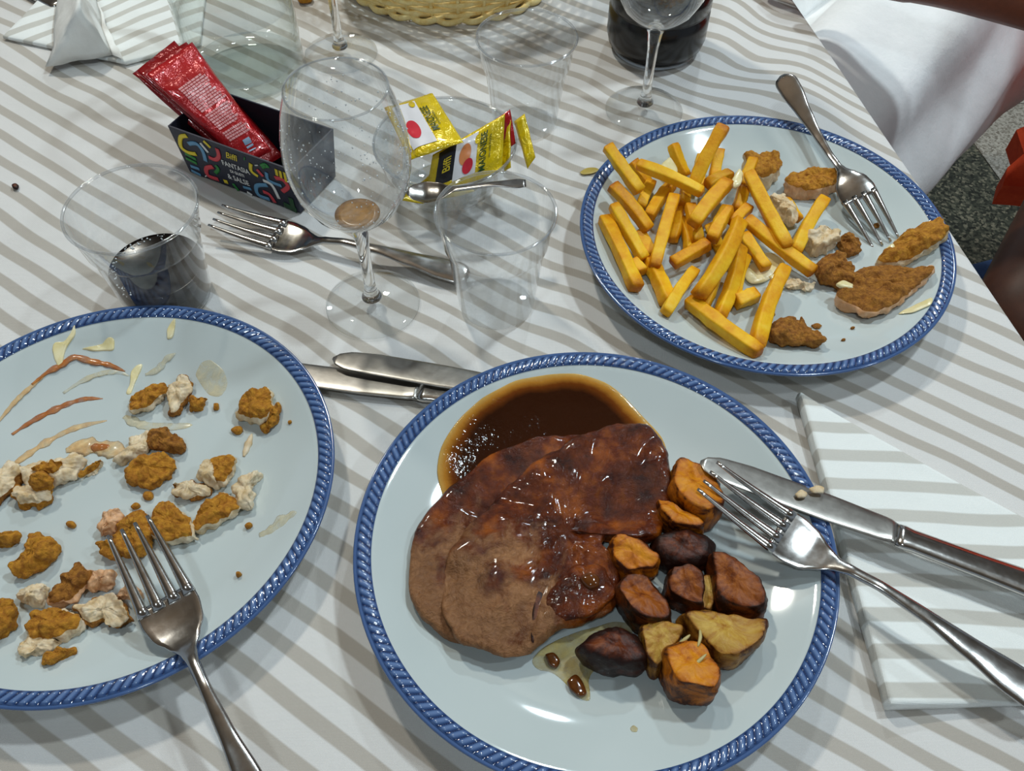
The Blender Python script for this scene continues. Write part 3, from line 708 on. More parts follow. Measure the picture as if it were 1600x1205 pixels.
cr = chunk('food_crumb', [(1242, 772), (1252, 764), (1262, 770), (1258, 778), (1246, 780)], ZT, 0.0022, M['chicken'], n=14, lift=0.0278, amp=0.0006, freq=300, subd=0)
tag(cr, 'pale food crumb stuck on the knife blade over the plate rim', 'crumb')
cr = chunk('food_crumb', [(1264, 764), (1276, 758), (1288, 762), (1286, 770), (1270, 772)], ZT, 0.0022, M['chicken'], n=14, lift=0.0272, amp=0.0006, freq=300, subd=0)
tag(cr, 'larger pale crumb on the knife blade nearer its handle', 'crumb')

# ------------------------------------------------------------------ glassware
def two_sided(outer, inner): return outer + inner[::-1]
def wine_glass(name, loc, label, group, dregs=None, drops=0):
    root = empty(name, loc); tag(root, label, 'wine glass', group)
    foot = [(0, 0), (0.0325, 0), (0.0336, 0.0008), (0.0330, 0.0016), (0.022, 0.0026), (0.010, 0.0042), (0.0062, 0.0068), (0, 0.0069)]
    mk('foot', *lathe(foot, 72), M['glassfoot'], root)
    stem = [(0, 0.0068), (0.0064, 0.0068), (0.0072, 0.0080), (0.0068, 0.0096), (0.0052, 0.0115), (0.0040, 0.020), (0.0038, 0.040), (0.0044, 0.060), (0.0062, 0.074), (0.0085, 0.0800), (0, 0.0805)]
    mk('stem', *lathe(stem, 40), M['glass'], root)
    bowl = [(0, 0.0806), (0.0085, 0.0812), (0.019, 0.0865), (0.028, 0.0960), (0.0345, 0.1090), (0.0376, 0.1230), (0.0382, 0.1350), (0.0368, 0.1490), (0.0334, 0.1650), (0.0296, 0.1770), (0.0292, 0.1786), (0.0286, 0.1786)]
    mk('bowl', *lathe(bowl, 80), M['wineglass'], root)
    lip = [(0.0296 + 0.0007*math.cos(a), 0.1784+0.0007*math.sin(a)) for a in [2*math.pi*k/8 for k in range(9)]]
    mk('lip', *lathe([(r-0.0004, z) for r, z in lip], 72), M['rimplastic'], root)
    if dregs:
        d = [(0, 0.0812), (0.008, 0.0818), (0.0135, 0.0845), (0.0145, 0.0856), (0.010, 0.0858), (0, 0.0858)]
        mk('wine_dregs', *lathe(d, 48), dregs, root)
    rnd = random.Random(5)
    if drops:
        vs, fs = [], []
        for k in range(drops):
            a = rnd.uniform(0, 2*math.pi); z = rnd.uniform(0.10, 0.165); R = 0
            for (r0, z0), (r1, z1) in zip(bowl, bowl[1:]):
                if z0 <= z <= z1: R = r0+(r1-r0)*(z-z0)/(z1-z0)
            c = Vector((R*math.cos(a), R*math.sin(a), z)); s = rnd.uniform(0.0003, 0.0007); b0 = len(vs)
            for q in ((1, 0, 0), (-1, 0, 0), (0, 1, 0), (0, -1, 0), (0, 0, 1.4), (0, 0, -1.4)): vs.append(c+Vector(q)*s)
            fs += [(b0, b0+2, b0+4), (b0+2, b0+1, b0+4), (b0+1, b0+3, b0+4), (b0+3, b0, b0+4), (b0+2, b0, b0+5), (b0+1, b0+2, b0+5), (b0+3, b0+1, b0+5), (b0, b0+3, b0+5)]
        d = mk('droplets', vs, fs, M['drop'], root); d['kind'] = 'stuff'
    return root
M['glassfoot'] = thin_glass('wine_glass_foot', (0.982, 0.986, 0.986), (0.6, 0.63, 0.63), 0.012, 1.2)
WG = 'stemmed wine glasses'
wine_glass('wine_glass', W(583, 475), 'empty wine glass with brown dregs beside the navy sauce box', WG, M['residue'], 260)
wine_glass('wine_glass', W(1006, 172), 'wine glass in front of the dark cola bottle', WG, None, 30)
wine_glass('wine_glass', W(533, 84), 'wine glass behind the nearest wine glass, only stem and foot showing', WG)
def cup(name, loc, label, R=0.0388, B=0.0262, H=0.088, cola=None, step=True):
    root = empty(name, loc); tag(root, label, 'plastic cup', 'clear plastic cups')
    k = R/0.0388; S = H/0.088
    outer = [(0, 0.0015), (B*0.8, 0.0015), (B*0.93, 0.0005), (B, 0.0012), (B*1.03, 0.004), (R*0.845, 0.058*S)] + ([(R*0.86, 0.0595*S), (R*0.905, 0.0625*S)] if step else []) + [(R*0.985, 0.0865*S)]
    mk('wall', *lathe(outer, 72), M['plastic'], root)
    lip = [(R+0.0011*math.cos(a), H-0.0012+0.0011*math.sin(a)) for a in [2*math.pi*q/10 for q in range(11)]]
    mk('lip', *lathe(lip, 72), M['rimplastic'], root)
    if cola:
        top = cola; rr = B*1.0+(R*0.845-B*1.03)*top/(0.058*S)
        d = [(0, 0.0028), (B*0.9, 0.0028), (B*0.985, 0.0042), (rr-0.0008, top), (rr-0.003, top-0.0008), (0, top-0.0008)]
        mk('cola', *lathe(d, 64), M['cola'], root)
        rnd = random.Random(3); vs, fs = [], []
        for q in range(60):
            a = rnd.uniform(1.6, 4.4); r = rr*rnd.uniform(0.80, 0.985); c = Vector((r*math.cos(a), r*math.sin(a), top-0.0005)); s = rnd.uniform(0.0003, 0.0008)
            v, f = lathe([(0, -s), (s*0.9, -s*0.3), (s*0.9, s*0.4), (0, s)], 6, c); b0 = len(vs); vs += v; fs += [tuple(b0+x for x in g) for g in f]
        bb = mk('bubbles', vs, fs, M['drop'], root); bb['kind'] = 'stuff'
    return root
cup('plastic_cup', W(264, 461), 'clear plastic cup with a little dark cola behind the scraps plate', 0.0425, 0.0300, 0.084, 0.030)
cup('plastic_cup', W(776, 474), 'empty clear plastic cup standing next to the nearest wine glass')
cup('plastic_cup', W(820, 192), 'empty clear plastic cup near the wicker basket', 0.0395, 0.0262, 0.082)
def bottle():
    p = W(1022, 72); root = empty('cola_bottle', p); tag(root, 'dark cola bottle with ribbed sides behind a wine glass', 'bottle')
    prof = [(0, 0.004), (0.030, 0.003), (0.037, 0.0035), (0.0435, 0.008), (0.0455, 0.016)]
    for i in range(7):
        z = 0.024+i*0.022; prof += [(0.0455, z), (0.0455, z+0.016), (0.0440, z+0.018), (0.0440, z+0.020)]
    prof += [(0.0455, 0.185), (0.044, 0.205), (0.034, 0.245), (0.018, 0.28), (0.0135, 0.29), (0.0135, 0.305), (0, 0.305)]
    mk('body', *lathe(prof, 72), M['bottle'], root)
    mk('base_ring', *lathe([(0.030, 0.0), (0.0385, 0.0), (0.0405, 0.003), (0.0370, 0.0034), (0.030, 0.0028)], 64), M['plastic'], root)
    mk('cap', *lathe([(0, 0.323), (0.014, 0.323), (0.0152, 0.321), (0.0152, 0.305), (0.0135, 0.305)], 40), M['pr_red'], root)
bottle()
def jug():
    p = W(390, 112); root = empty('water_jug', p); tag(root, 'glass water jug standing behind the red sachets', 'jug')
    outer = [(0, 0.0), (0.043, 0.0), (0.0485, 0.003), (0.0505, 0.010), (0.0505, 0.045), (0.0495, 0.11), (0.0445, 0.17), (0.036, 0.20), (0.036, 0.215), (0.040, 0.235)]
    mk('wall', *lathe(outer, 80), M['jugglass'], root)
    mk('base', *lathe([(0, 0.0006), (0.042, 0.0006), (0.0475, 0.0035), (0.0490, 0.009), (0.046, 0.0115), (0.030, 0.0095), (0, 0.009)], 80), M['water'], root)
    mk('water', *lathe([(0, 0.0105), (0.030, 0.011), (0.0455, 0.0135), (0.0485, 0.018), (0.0490, 0.045), (0.0488, 0.065), (0.0476, 0.064), (0, 0.064)], 80), M['water'], root)
    path = [Vector((0.050, 0.0, 0.17)), Vector((0.085, 0, 0.165)), Vector((0.098, 0, 0.12)), Vector((0.085, 0, 0.075)), Vector((0.0525, 0, 0.06))]
    rz = Matrix.Rotation(2.4, 3, 'Z')
    mk('handle', *tube([rz @ q for q in smooth_path(path, 6)], 0.006, 10), M['glass'], root)
jug()
# glass dish of mayonnaise sachets
DC = Vector((-0.053, 0.558, T)); DR = 0.054
def dish():
    root = empty('glass_dish', DC); tag(root, 'small round glass dish holding yellow sachets', 'dish')
    pr = [(0, 0.003), (0.028, 0.003), (0.030, 0.0), (0.033, 0.0), (0.034, 0.004), (0.043, 0.014), (0.050, 0.030), (0.0535, 0.043), (0.0545, 0.045), (0.0530, 0.0456), (0.0515, 0.043), (0.048, 0.031), (0.041, 0.0165), (0.030, 0.008), (0, 0.007)]
    mk('wall', *lathe(pr, 80), M['bowlglass'], root)
    mk('lip', *lathe([(0.054+0.0012*math.cos(a), 0.0452+0.0012*math.sin(a)) for a in [2*math.pi*q/8 for q in range(9)]], 72), M['rimplastic'], root)
dish()
# ------------------------------------------------------------------ navy sauce box with red sachets
bA, bB = W(297, 269), W(470, 334); bd = (bB-bA).normalized(); bn = Vector((-bd.y, bd.x, 0)); bL = (bB-bA).length; bH, bD = 0.046, 0.049
def BP(s, n, z): return bA + bd*s + bn*n + Vector((0, 0, z))
def slab_quad(name, pts, th, mat, parent, inside=None):
    a, b, c, d = [Vector(p) for p in pts]; n = (b-a).cross(d-a).normalized()*th
    vs = [a, b, c, d, a+n, b+n, c+n, d+n]
    return mk(name, vs, [(3, 2, 1, 0), (4, 5, 6, 7), (0, 1, 5, 4), (1, 2, 6, 5), (2, 3, 7, 6), (3, 0, 4, 7)], [mat, inside or mat], parent, (a+c)/2, smooth=False, mi=[0, 1, 0, 0, 0, 0])
def sauce_box():
    c = BP(bL/2, bD/2, 0); root = empty('sauce_box', c); tag(root, 'navy card box with coloured squiggles, open on top, holding red sachets', 'box')
    fl = 0.003
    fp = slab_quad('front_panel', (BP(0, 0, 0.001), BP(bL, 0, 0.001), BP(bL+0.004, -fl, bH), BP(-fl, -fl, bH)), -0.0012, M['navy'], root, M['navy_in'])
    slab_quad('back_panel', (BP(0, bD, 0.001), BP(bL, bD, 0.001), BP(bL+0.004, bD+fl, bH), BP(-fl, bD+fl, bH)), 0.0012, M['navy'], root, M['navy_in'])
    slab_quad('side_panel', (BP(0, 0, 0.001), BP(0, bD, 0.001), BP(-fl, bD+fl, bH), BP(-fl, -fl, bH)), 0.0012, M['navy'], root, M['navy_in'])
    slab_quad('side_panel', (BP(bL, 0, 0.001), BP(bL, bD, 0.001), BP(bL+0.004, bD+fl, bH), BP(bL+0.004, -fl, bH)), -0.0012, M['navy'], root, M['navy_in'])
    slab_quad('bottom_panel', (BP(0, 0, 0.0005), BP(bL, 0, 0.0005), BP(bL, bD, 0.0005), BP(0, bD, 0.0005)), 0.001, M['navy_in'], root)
    # print on the front panel
    p0 = BP(0, 0, 0.001); n = (BP(bL, 0, 0.001)-p0).cross(BP(-fl, -fl, bH)-p0).normalized()
    if n.dot(EYE-p0) < 0: n = -n
    Z = lambda x, y: RP(190+x/4.0167, 50+y/4.0167, p0, n) + n*0.0004
    def squig(pts, r, mat):
        q = smooth_path([Z(*p) for p in pts], 5); v, f = tube(q, [r]*len(q), 6, flat=0.12, up=n)
        o = mk('printed_squiggle', v, f, M[mat], None, q[len(q)//2]); o.parent = fp; o.location = o.location-fp.location-root.location
    r = 0.0017
    for pts, rr, m in (
        ([(410, 650), (372, 660), (375, 720), (420, 755), (470, 765)], r*1.2, 'pr_yellow'), ([(420, 700), (470, 700), (510, 745), (530, 810)], r*1.2, 'pr_blue'),
        ([(495, 695), (545, 755)], r*0.9, 'pr_white'), ([(515, 682), (560, 725)], r*0.9, 'pr_yellow'), ([(600, 730), (612, 780), (590, 800), (550, 785)], r*1.2, 'pr_red'),
        ([(575, 845), (535, 855), (545, 900), (610, 925)], r*1.3, 'pr_red'), ([(590, 835), (608, 860), (590, 885)], r*1.0, 'pr_green'), ([(400, 760), (470, 800)], r, 'pr_green'), ([(405, 790), (475, 825)], r, 'pr_green'), ([(435, 840), (490, 860)], r, 'pr_blue'), ([(440, 868), (500, 898)], r, 'pr_blue'),
        ([(812, 825), (815, 870), (858, 905)], r, 'pr_yellow'), ([(850, 860), (890, 905)], r, 'pr_red'), ([(880, 845), (905, 835), (915, 850)], r*1.4, 'pr_green'), ([(910, 880), (925, 930), (1005, 965)], r, 'pr_blue'),
        ([(890, 930), (945, 960), (990, 1045)], r, 'pr_white'), ([(965, 915), (1010, 925), (1045, 970), (1010, 1000)], r*1.2, 'pr_red'), ([(915, 960), (850, 965), (860, 1020), (930, 1050)], r*1.2, 'pr_blue'), ([(890, 1000), (930, 1020), (965, 1070)], r*1.1, 'pr_red'),
        ([(970, 860), (978, 900)], r*0.8, 'pr_yellow'), ([(995, 870), (1004, 915)], r*0.8, 'pr_yellow'), ([(1022, 880), (1035, 940)], r*0.8, 'pr_yellow'), ([(700, 950), (735, 995)], r*0.9, 'pr_green'), ([(765, 972), (815, 985)], r*0.9, 'pr_blue'), ([(790, 1005), (822, 1025)], r, 'pr_white'),
        ([(1020, 1080), (1100, 1120)], r*1.8, 'pr_dkgreen'), ([(1060, 1040), (1080, 1110)], r*1.4, 'pr_dkgreen'), ([(645, 935), (668, 942)], r*1.2, 'pr_yellow'), ([(770, 792), (776, 796)], r*1.2, 'pr_green'), ([(845, 832), (849, 838)], r*1.2, 'pr_white'), ([(528, 900), (534, 906)], r*1.1, 'pr_white')):
        squig(pts, rr, m)
    ux = (BP(bL, 0, 0)-BP(0, 0, 0)).normalized(); uy = n.cross(ux).normalized()
    if uy.z < 0: uy = -uy
    for s, px, py, size, m, sh in (('Biffi', 692, 782, 0.0078, 'pr_yellow', 0.35), ('FANTASIA', 718, 848, 0.0062, 'pr_white', 0), ('DI GUSTI', 728, 886, 0.0036, 'pr_white', 0), ('& SALSE', 736, 926, 0.0064, 'pr_white', 0)):
        v, f = text_mesh(s, size, 0.0001); o = Z(px, py)+n*0.0002
        t_ = mk('lettering', [o+ux*(q.x*0.93+q.y*sh)+uy*q.y*1.15 for q in v], f, M[m], None, o, smooth=False); t_.parent = fp; t_.location = t_.location-fp.location-root.location
sauce_box()
def sachet(name, corners, mat, puff, label, group, backmat=None, crimp=0.10):
    """corners TL, TR, BR, BL in space; v runs from the top crimp to the bottom one"""
    TL, TR, BR, BL = [Vector(c) for c in corners]; c = (TL+TR+BR+BL)/4
    n = (TR-TL).cross(BL-TL).normalized()
    if n.dot(EYE-c) < 0: n = -n
    SEED[0] += 1; sd = SEED[0]*2.3
    def pf(u, v):
        e = max(0, min(1, (v-crimp)/0.2))*max(0, min(1, (1-crimp-v)/0.2)); w = max(0.0, min(1, u/0.22))*max(0.0, min(1, (1-u)/0.22))
        return puff*(e*(2-e))**0.7*(w*(2-w))**0.8
    def S(u, v, sgn):
        p = TL.lerp(TR, u).lerp(BL.lerp(BR, u), v)
        wr = 0.0010*ns(p, 120, sd) + 0.0005*math.sin(v*150)*(1 if v < crimp or v > 1-crimp else 0)
        return p + n*(sgn*(pf(u, v)+0.0003)+wr)
    N = 18; A, fa = quadmesh(N, N, lambda u, v: S(u, v, 1)); B, fb = quadmesh(N, N, lambda u, v: S(u, v, -1)); k = len(A)
    fs = fa + [tuple(k+q for q in reversed(f)) for f in fb]
    per = [i for i in range(N)] + [i*(N+1)+N for i in range(N)] + [N*(N+1)+i for i in range(N, 0, -1)] + [i*(N+1) for i in range(N, 0, -1)]
    for a, b in zip(per, per[1:]+per[:1]): fs.append((a, k+a, k+b, b))
    o = mk(name, A+B, fs, mat, None, c)
    tag(o, label, 'sachet', group)
    def on(u, v, h=0.0004): return S(u, v, 1)+n*h
    def patch(pname, ulo, uhi, vlo, vhi, m, h=0.0004, k=10, ell=False):
        if not ell: vs, fs = quadmesh(k, k, lambda a, b: on(ulo+(uhi-ulo)*a, vlo+(vhi-vlo)*b, h))
        else:
            cu, cv, ru, rv = (ulo+uhi)/2, (vlo+vhi)/2, (uhi-ulo)/2, (vhi-vlo)/2
            vs = [on(cu, cv, h)]; fs = []
            for q in range(1, 4): vs += [on(cu+ru*q/3*math.cos(t), cv+rv*q/3*math.sin(t), h) for t in [2*math.pi*w/24 for w in range(24)]]
            for w in range(24):
                w2 = (w+1) % 24; fs.append((0, 1+w, 1+w2))
                for q in range(2): fs.append((1+q*24+w, 1+(q+1)*24+w, 1+(q+1)*24+w2, 1+q*24+w2))
        return mk(pname, vs, fs, m, o, on((ulo+uhi)/2, (vlo+vhi)/2, h))
    def words(s, size, u0, v0, m, rot, h=0.0008, sy=1.0):
        v, f = text_mesh(s, 1.0, 0.012); wu = (TR-TL).length; wv = (BL-TL).length; ca, sa = math.cos(rot), math.sin(rot)
        pts = []
        for q in v:
            x, y = q.x*size, q.y*size*sy; X, Y = ca*x-sa*y, sa*x+ca*y
            pts.append(on(max(0, min(1, u0+X/wu)), max(0, min(1, v0-Y/wv)), h))
        return mk('lettering', pts, f, m, o, on(u0, v0, h), smooth=False)
    o_api = dict(o=o, patch=patch, words=words, on=on, n=n)
    return o_api
def red_sachets():
    def cor(du, dn, dz, px, zt):
        tl, tr = px
        return [W(*tl, zt+dz), W(*tr, zt+dz)]
    G = 'red sachets in the navy box'
    # bottom edge inside the box: left end nearer the viewer
    br, bl = BP(0.073, 0.036, 0.017), BP(0.060, 0.006, 0.013)
    a = sachet('ketchup_sachet', [W(207, 115, 0.066), W(272, 64, 0.066), BP(0.058, 0.042, 0.010), BP(0.045, 0.012, 0.008)], M['foil_red_dk'], 0.003, 'red sachet at the back of the three in the navy box', G)
    b = sachet('ketchup_sachet', [W(214, 112, 0.071), W(291, 66, 0.071), BP(0.066, 0.040, 0.012), BP(0.054, 0.012, 0.010)], M['foil_red_dk'], 0.0028, 'red sachet wedged between the two others in the navy box', G)
    f = sachet('ketchup_sachet', [W(229, 117, 0.076), W(300, 66, 0.076), W(424, 236, 0.026), BP(0.052, 0.009, 0.020)], M['foil_red'], 0.004, 'red sachet with pale fine print, frontmost in the navy box', G, crimp=0.12)
    # fine print block: words as short bars in lines
    rnd = random.Random(2); vs, fs = [], []
    for li in range(24):
        v = 0.235+li*0.0235
        if li in (11, 19): continue
        u = 0.17; end = 0.86-rnd.random()*0.16
        while u < end:
            w = rnd.uniform(0.03, 0.10); w = min(w, end-u)
            b0 = len(vs); vs += [f['on'](u, v), f['on'](u+w, v), f['on'](u+w, v+0.0165), f['on'](u, v+0.0165)]; fs.append((b0, b0+1, b0+2, b0+3)); u += w+0.012
    q = mk('fine_print', vs, fs, M['pr_pink'], f['o'], f['on'](0.5, 0.5), smooth=False); q['kind'] = 'stuff'
    f['patch']('barcode_panel', 0.45, 0.66, 0.83, 0.93, M['pr_ltblue'])
red_sachets()
def yellow_sachets():
    G = 'yellow sachets in the glass dish'
    Y, Wh = M['foil_yellow'], M['pr_foil_white']
    def dress(s, rot, flip=False):
        s['patch']('white_panel', 0.10, 0.90, 0.40, 0.86, Wh)
        s['patch']('red_badge', 0.44, 0.78, 0.56, 0.80, M['pr_red_oval'], 0.0007, ell=True)
        s['patch']('yellow_spot', 0.10, 0.24, 0.42, 0.54, Y, 0.0007, ell=True)
        s['words']('MAIONESE', 0.0068, 0.5, 0.30, M['pr_text_green'], rot, 0.0008, 1.25)
        s['words']('con uova fresche', 0.0026, 0.52, 0.20, M['pr_text_green'], rot, 0.0008)
    # B: big one facing the viewer, v from its right crimp to its left end
    s = sachet('mayonnaise_sachet', [W(789, 178, 0.070), W(784, 268, 0.042), W(664, 312, 0.022), W(676, 242, 0.052)], Y, 0.0034, 'yellow sachet with orange picture and black end, facing out of the dish', G)
    s['patch']('white_panel', 0.06, 0.84, 0.36, 0.66, Wh); s['patch']('black_panel', 0.05, 0.80, 0.66, 0.90, M['pr_black'])
    s['patch']('orange_picture', 0.18, 0.60, 0.44, 0.60, M['pr_orange'], 0.0007, ell=True); s['patch']('red_badge', 0.50, 0.80, 0.40, 0.54, M['pr_red_oval'], 0.0009, ell=True)
    s['patch']('yellow_spot', 0.12, 0.30, 0.32, 0.40, Y, 0.0009, ell=True)
    s['words']('MAIONESE', 0.0066, 0.5, 0.27, M['pr_text_green'], math.pi, 0.0008, 1.2)
    s['words']('con uova fresche', 0.0026, 0.45, 0.185, M['pr_text_green'], math.pi)
    s['words']('Biffi', 0.0090, 0.42, 0.76, M['pr_yellow'], math.pi, 0.0010)
    # A: lying back on the left
    s = sachet('mayonnaise_sachet', [W(676, 146, 0.062), W(724, 222, 0.066), W(640, 250, 0.056), W(600, 168, 0.050)], Y, 0.0034, 'yellow sachet lying flat on top, left side of the glass dish', G)
    dress(s, math.pi)
    # neighbours behind B
    s = sachet('mayonnaise_sachet', [W(798, 184, 0.064), W(797, 262, 0.040), W(740, 300, 0.012), W(736, 232, 0.030)], Y, 0.0022, 'yellow sachet standing close behind the orange-pictured one', G)
    s = sachet('ketchup_sachet', [W(797, 171, 0.068), W(806, 224, 0.050), W(728, 280, 0.016), W(706, 232, 0.052)], M['foil_red'], 0.0022, 'red sachet among the yellow ones in the glass dish', 'sachets in the glass dish')
    s = sachet('mayonnaise_sachet', [W(820, 178, 0.066), W(837, 246, 0.046), W(824, 264, 0.040), W(803, 190, 0.060)], Y, 0.0026, 'folded yellow sachet sticking out, rightmost in the glass dish', G)
    s = sachet('mayonnaise_sachet', [W(700, 250, 0.036), W(742, 300, 0.030), W(660, 318, 0.022), W(624, 312, 0.024)], Y, 0.0026, 'yellow sachet lowest in the glass dish under the spoon', G)
    sp = make_spoon('teaspoon')
    put(sp, W(636, 302, 0.052), W(822, 288, 0.058), 0.138, 0, 'small steel spoon lying across the glass dish of sachets', 'spoon', None, 1.35)
yellow_sachets()
# ------------------------------------------------------------------ the roast meat plate
def Zm(ox, oy, sc):
    return lambda pts: [(ox+x/sc, oy+y/sc) for x, y in pts]
g = chunk('gravy_pool', [(681, 748), (688, 712), (715, 672), (755, 638), (805, 614), (860, 603), (905, 602), (950, 614), (985, 638), (1012, 664), (1040, 690), (1050, 740), (1030, 790), (960, 830), (820, 850), (720, 830), (692, 785)], ZC, 0.0022, M['gravy'], PROF_FILM, 48, 0.0006, 90, comp=0.3, attr='depth', subd=1)
tag(g, 'pool of dark brown gravy behind the roast meat slices', 'gravy')
rb = chunk('roast_meat_slice', [(640, 930), (641, 880), (650, 835), (672, 800), (700, 768), (760, 712), (830, 684), (900, 676), (950, 690), (960, 760), (900, 900), (800, 990), (740, 1016), (706, 1012), (668, 990), (646, 960)], ZC, 0.011, M['roast_back'], PROF_BLOCK, 56, 0.0022, 90, comp=0.9, camp=0.002, subd=2, disp=(0.010, 0.0022))
tag(rb, 'roast meat slice underneath, its grey-brown edge showing on the outer side', 'meat slice', 'slices of roast meat')
rf = chunk('roast_meat_slice', [(688, 965), (690, 915), (703, 870), (728, 830), (765, 790), (800, 750), (845, 715), (890, 690), (930, 668), (975, 658), (1015, 668), (1040, 700), (1047, 750), (1042, 800), (1030, 845), (1000, 850), (965, 842), (940, 838), (945, 862), (968, 890), (968, 930), (955, 962), (915, 980), (880, 990), (850, 1000), (832, 1026), (795, 1032), (745, 1024), (712, 1012)], ZC, 0.0095, M['roast'], PROF_BLOCK, 72, 0.0022, 75, lift=0.0075, comp=0.9, camp=0.009, subd=2, disp=(0.011, 0.0045))
tag(rf, 'large roast meat slice on top, coated with shiny brown gravy', 'meat slice', 'slices of roast meat')
for poly, nm in (([(838, 915), (850, 925), (848, 950), (838, 985), (834, 1010), (828, 1000), (830, 965)], 'dark cleft'),):
    c_ = chunk('meat_cleft', poly, ZC, 0.0022, M['pot_dark'], n=20, lift=0.0140, amp=0.0008, subd=1, parent=None, comp=0.2)
    c_.parent = rf; c_.location = c_.location - rf.location; c_['label'] = 'dark cleft running down the slice'
c_ = chunk('meat_lobe', [(870, 910), (900, 880), (945, 890), (962, 925), (940, 958), (890, 975), (855, 965), (850, 935)], ZC, 0.0045, M['roast'], n=32, lift=0.0145, amp=0.0015, camp=0.003, subd=2, comp=0.4, disp=(0.009, 0.0035))
c_.parent = rf; c_.location = c_.location - rf.location
c_ = chunk('fat_bit', [(905, 905), (920, 893), (938, 900), (936, 918), (918, 925)], ZC, 0.004, M['gravyblob'], n=16, lift=0.018, amp=0.001, subd=1)
c_.parent = rf; c_.location = c_.location - rf.location
o = chunk('oil_puddle', [(828, 1035), (850, 1010), (900, 988), (960, 970), (990, 975), (985, 1005), (960, 1035), (925, 1050), (918, 1075), (925, 1100), (905, 1095), (880, 1065), (860, 1050), (840, 1050)], ZC, 0.0009, M['oil'], PROF_FILM, 40, 0.0005, 120, comp=0, attr='depth')
tag(o, 'thin puddle of yellow oil beside the roast meat', 'oil')
for poly, l in (([(852, 1022), (866, 1018), (876, 1034), (870, 1047), (858, 1040)], 'upper of two brown gravy blobs in the oil puddle'), ([(886, 1064), (900, 1052), (912, 1066), (918, 1086), (904, 1092), (890, 1080)], 'lower of two brown gravy blobs in the oil puddle')):
    tag(chunk('gravy_blob', poly, ZC, 0.003, M['gravyblob'], n=18, lift=0.0008, amp=0.0006, subd=1), l, 'gravy', 'gravy blobs')
o = chunk('gravy_spot', [(984, 1138), (990, 1132), (997, 1138), (995, 1145), (987, 1145)], ZC, 0.0006, M['oil'], PROF_FILM, 16, 0, subd=1, attr='depth'); tag(o, 'single brown spot on the bare front of the meat plate', 'gravy')
z8 = Zm(860, 660, 2.162)
POT = [
 ([(440, 135), (510, 162), (556, 225), (562, 320), (500, 372), (440, 335), (400, 265), (415, 190)], 0.024, 'pot_orange', 0.0, 'smooth orange roast potato nearest the knife tip', PROF_BLOCK),
 ([(360, 275), (415, 285), (505, 372), (470, 395), (400, 385), (365, 340)], 0.018, 'pot_orange', 0.004, 'orange wedge of roast potato touching the meat', PROF_BLOCK),
 ([(345, 420), (400, 385), (460, 372), (520, 388), (542, 425), (525, 480), (470, 515), (400, 522), (350, 490)], 0.020, 'pot_dark', 0.0, 'dark roast potato in the middle of the pile', PROF_ROUND),
 ([(205, 425), (230, 395), (290, 415), (355, 478), (335, 525), (245, 535), (203, 485)], 0.018, 'pot_orange', 0.008, 'small orange roast potato leaning on the meat', PROF_BLOCK),
 ([(408, 515), (465, 498), (503, 535), (498, 655), (430, 640), (385, 605)], 0.020, 'pot_brown', 0.002, 'reddish roast potato in the heart of the pile', PROF_BLOCK),
 ([(500, 545), (540, 528), (553, 600), (522, 665), (490, 655)], 0.016, 'pot_olive', 0.0, 'narrow yellowish roast potato squeezed between two browned ones', PROF_BLOCK),
 ([(550, 465), (600, 468), (662, 520), (692, 565), (705, 620), (702, 662), (660, 680), (580, 665), (545, 620)], 0.024, 'pot_brown', 0.0, 'large browned roast potato farthest from the meat', PROF_BLOCK),
 ([(222, 600), (248, 545), (292, 520), (342, 562), (382, 640), (385, 700), (312, 722), (268, 690)], 0.022, 'pot_brown', 0.0, 'long browned roast potato along the meat slice', PROF_BLOCK),
 ([(308, 712), (370, 688), (432, 700), (432, 742), (392, 800), (350, 862), (318, 822)], 0.020, 'pot_olive', 0.0, 'yellow and brown roast potato beside the dark one', PROF_BLOCK),
 ([(98, 790), (160, 720), (230, 698), (292, 740), (312, 820), (272, 858), (182, 862), (120, 825)], 0.022, 'pot_dark', 0.0, 'darkest roast potato, next to the oil puddle', PROF_ROUND),
 ([(440, 690), (490, 668), (560, 662), (640, 678), (708, 680), (695, 750), (640, 802), (600, 842), (540, 834), (500, 770)], 0.022, 'pot_olive', 0.0, 'broad yellowish roast potato under the largest browned one', PROF_BLOCK),
 ([(385, 800), (450, 752), (510, 760), (550, 870), (525, 945), (410, 942), (384, 885)], 0.025, 'pot_orange', 0.002, 'square orange roast potato at the front of the pile', PROF_BLOCK)]
for poly, t, m, lf, l, pf in POT:
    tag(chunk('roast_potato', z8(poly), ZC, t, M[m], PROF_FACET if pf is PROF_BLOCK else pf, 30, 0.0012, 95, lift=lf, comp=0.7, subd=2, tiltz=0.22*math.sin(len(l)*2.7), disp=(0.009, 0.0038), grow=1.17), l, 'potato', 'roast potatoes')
tag(chunk('potato_skin', z8([(690, 555), (712, 570), (730, 625), (715, 640), (698, 610)]), ZC, 0.012, M['pot_dark'], n=18, amp=0.0012), 'black crisp flake of potato skin at the outer side of the pile', 'potato skin')
for (a, b, h), l in zip((((505, 700), (498, 758), 0.030), ((428, 752), (472, 718), 0.027), ((463, 838), (527, 783), 0.033)), ('upright rosemary needle on the broad yellowish potato', 'rosemary needle between two yellow potatoes', 'rosemary needle lying on the square orange potato')):
    p, q = W(*z8([a])[0], h), W(*z8([b])[0], h+0.002); mm = (p+q)/2+Vector((0.0006, 0, 0.001))
    v, f = tube(smooth_path([p, mm, q], 4), [0.0003, 0.0006, 0.0008, 0.0009, 0.0010, 0.0009, 0.0008, 0.0006, 0.0003], 6, 0.6); tag(mk('rosemary_needle', v, f, M['rosemary'], None, mm), l, 'rosemary', 'rosemary needles')

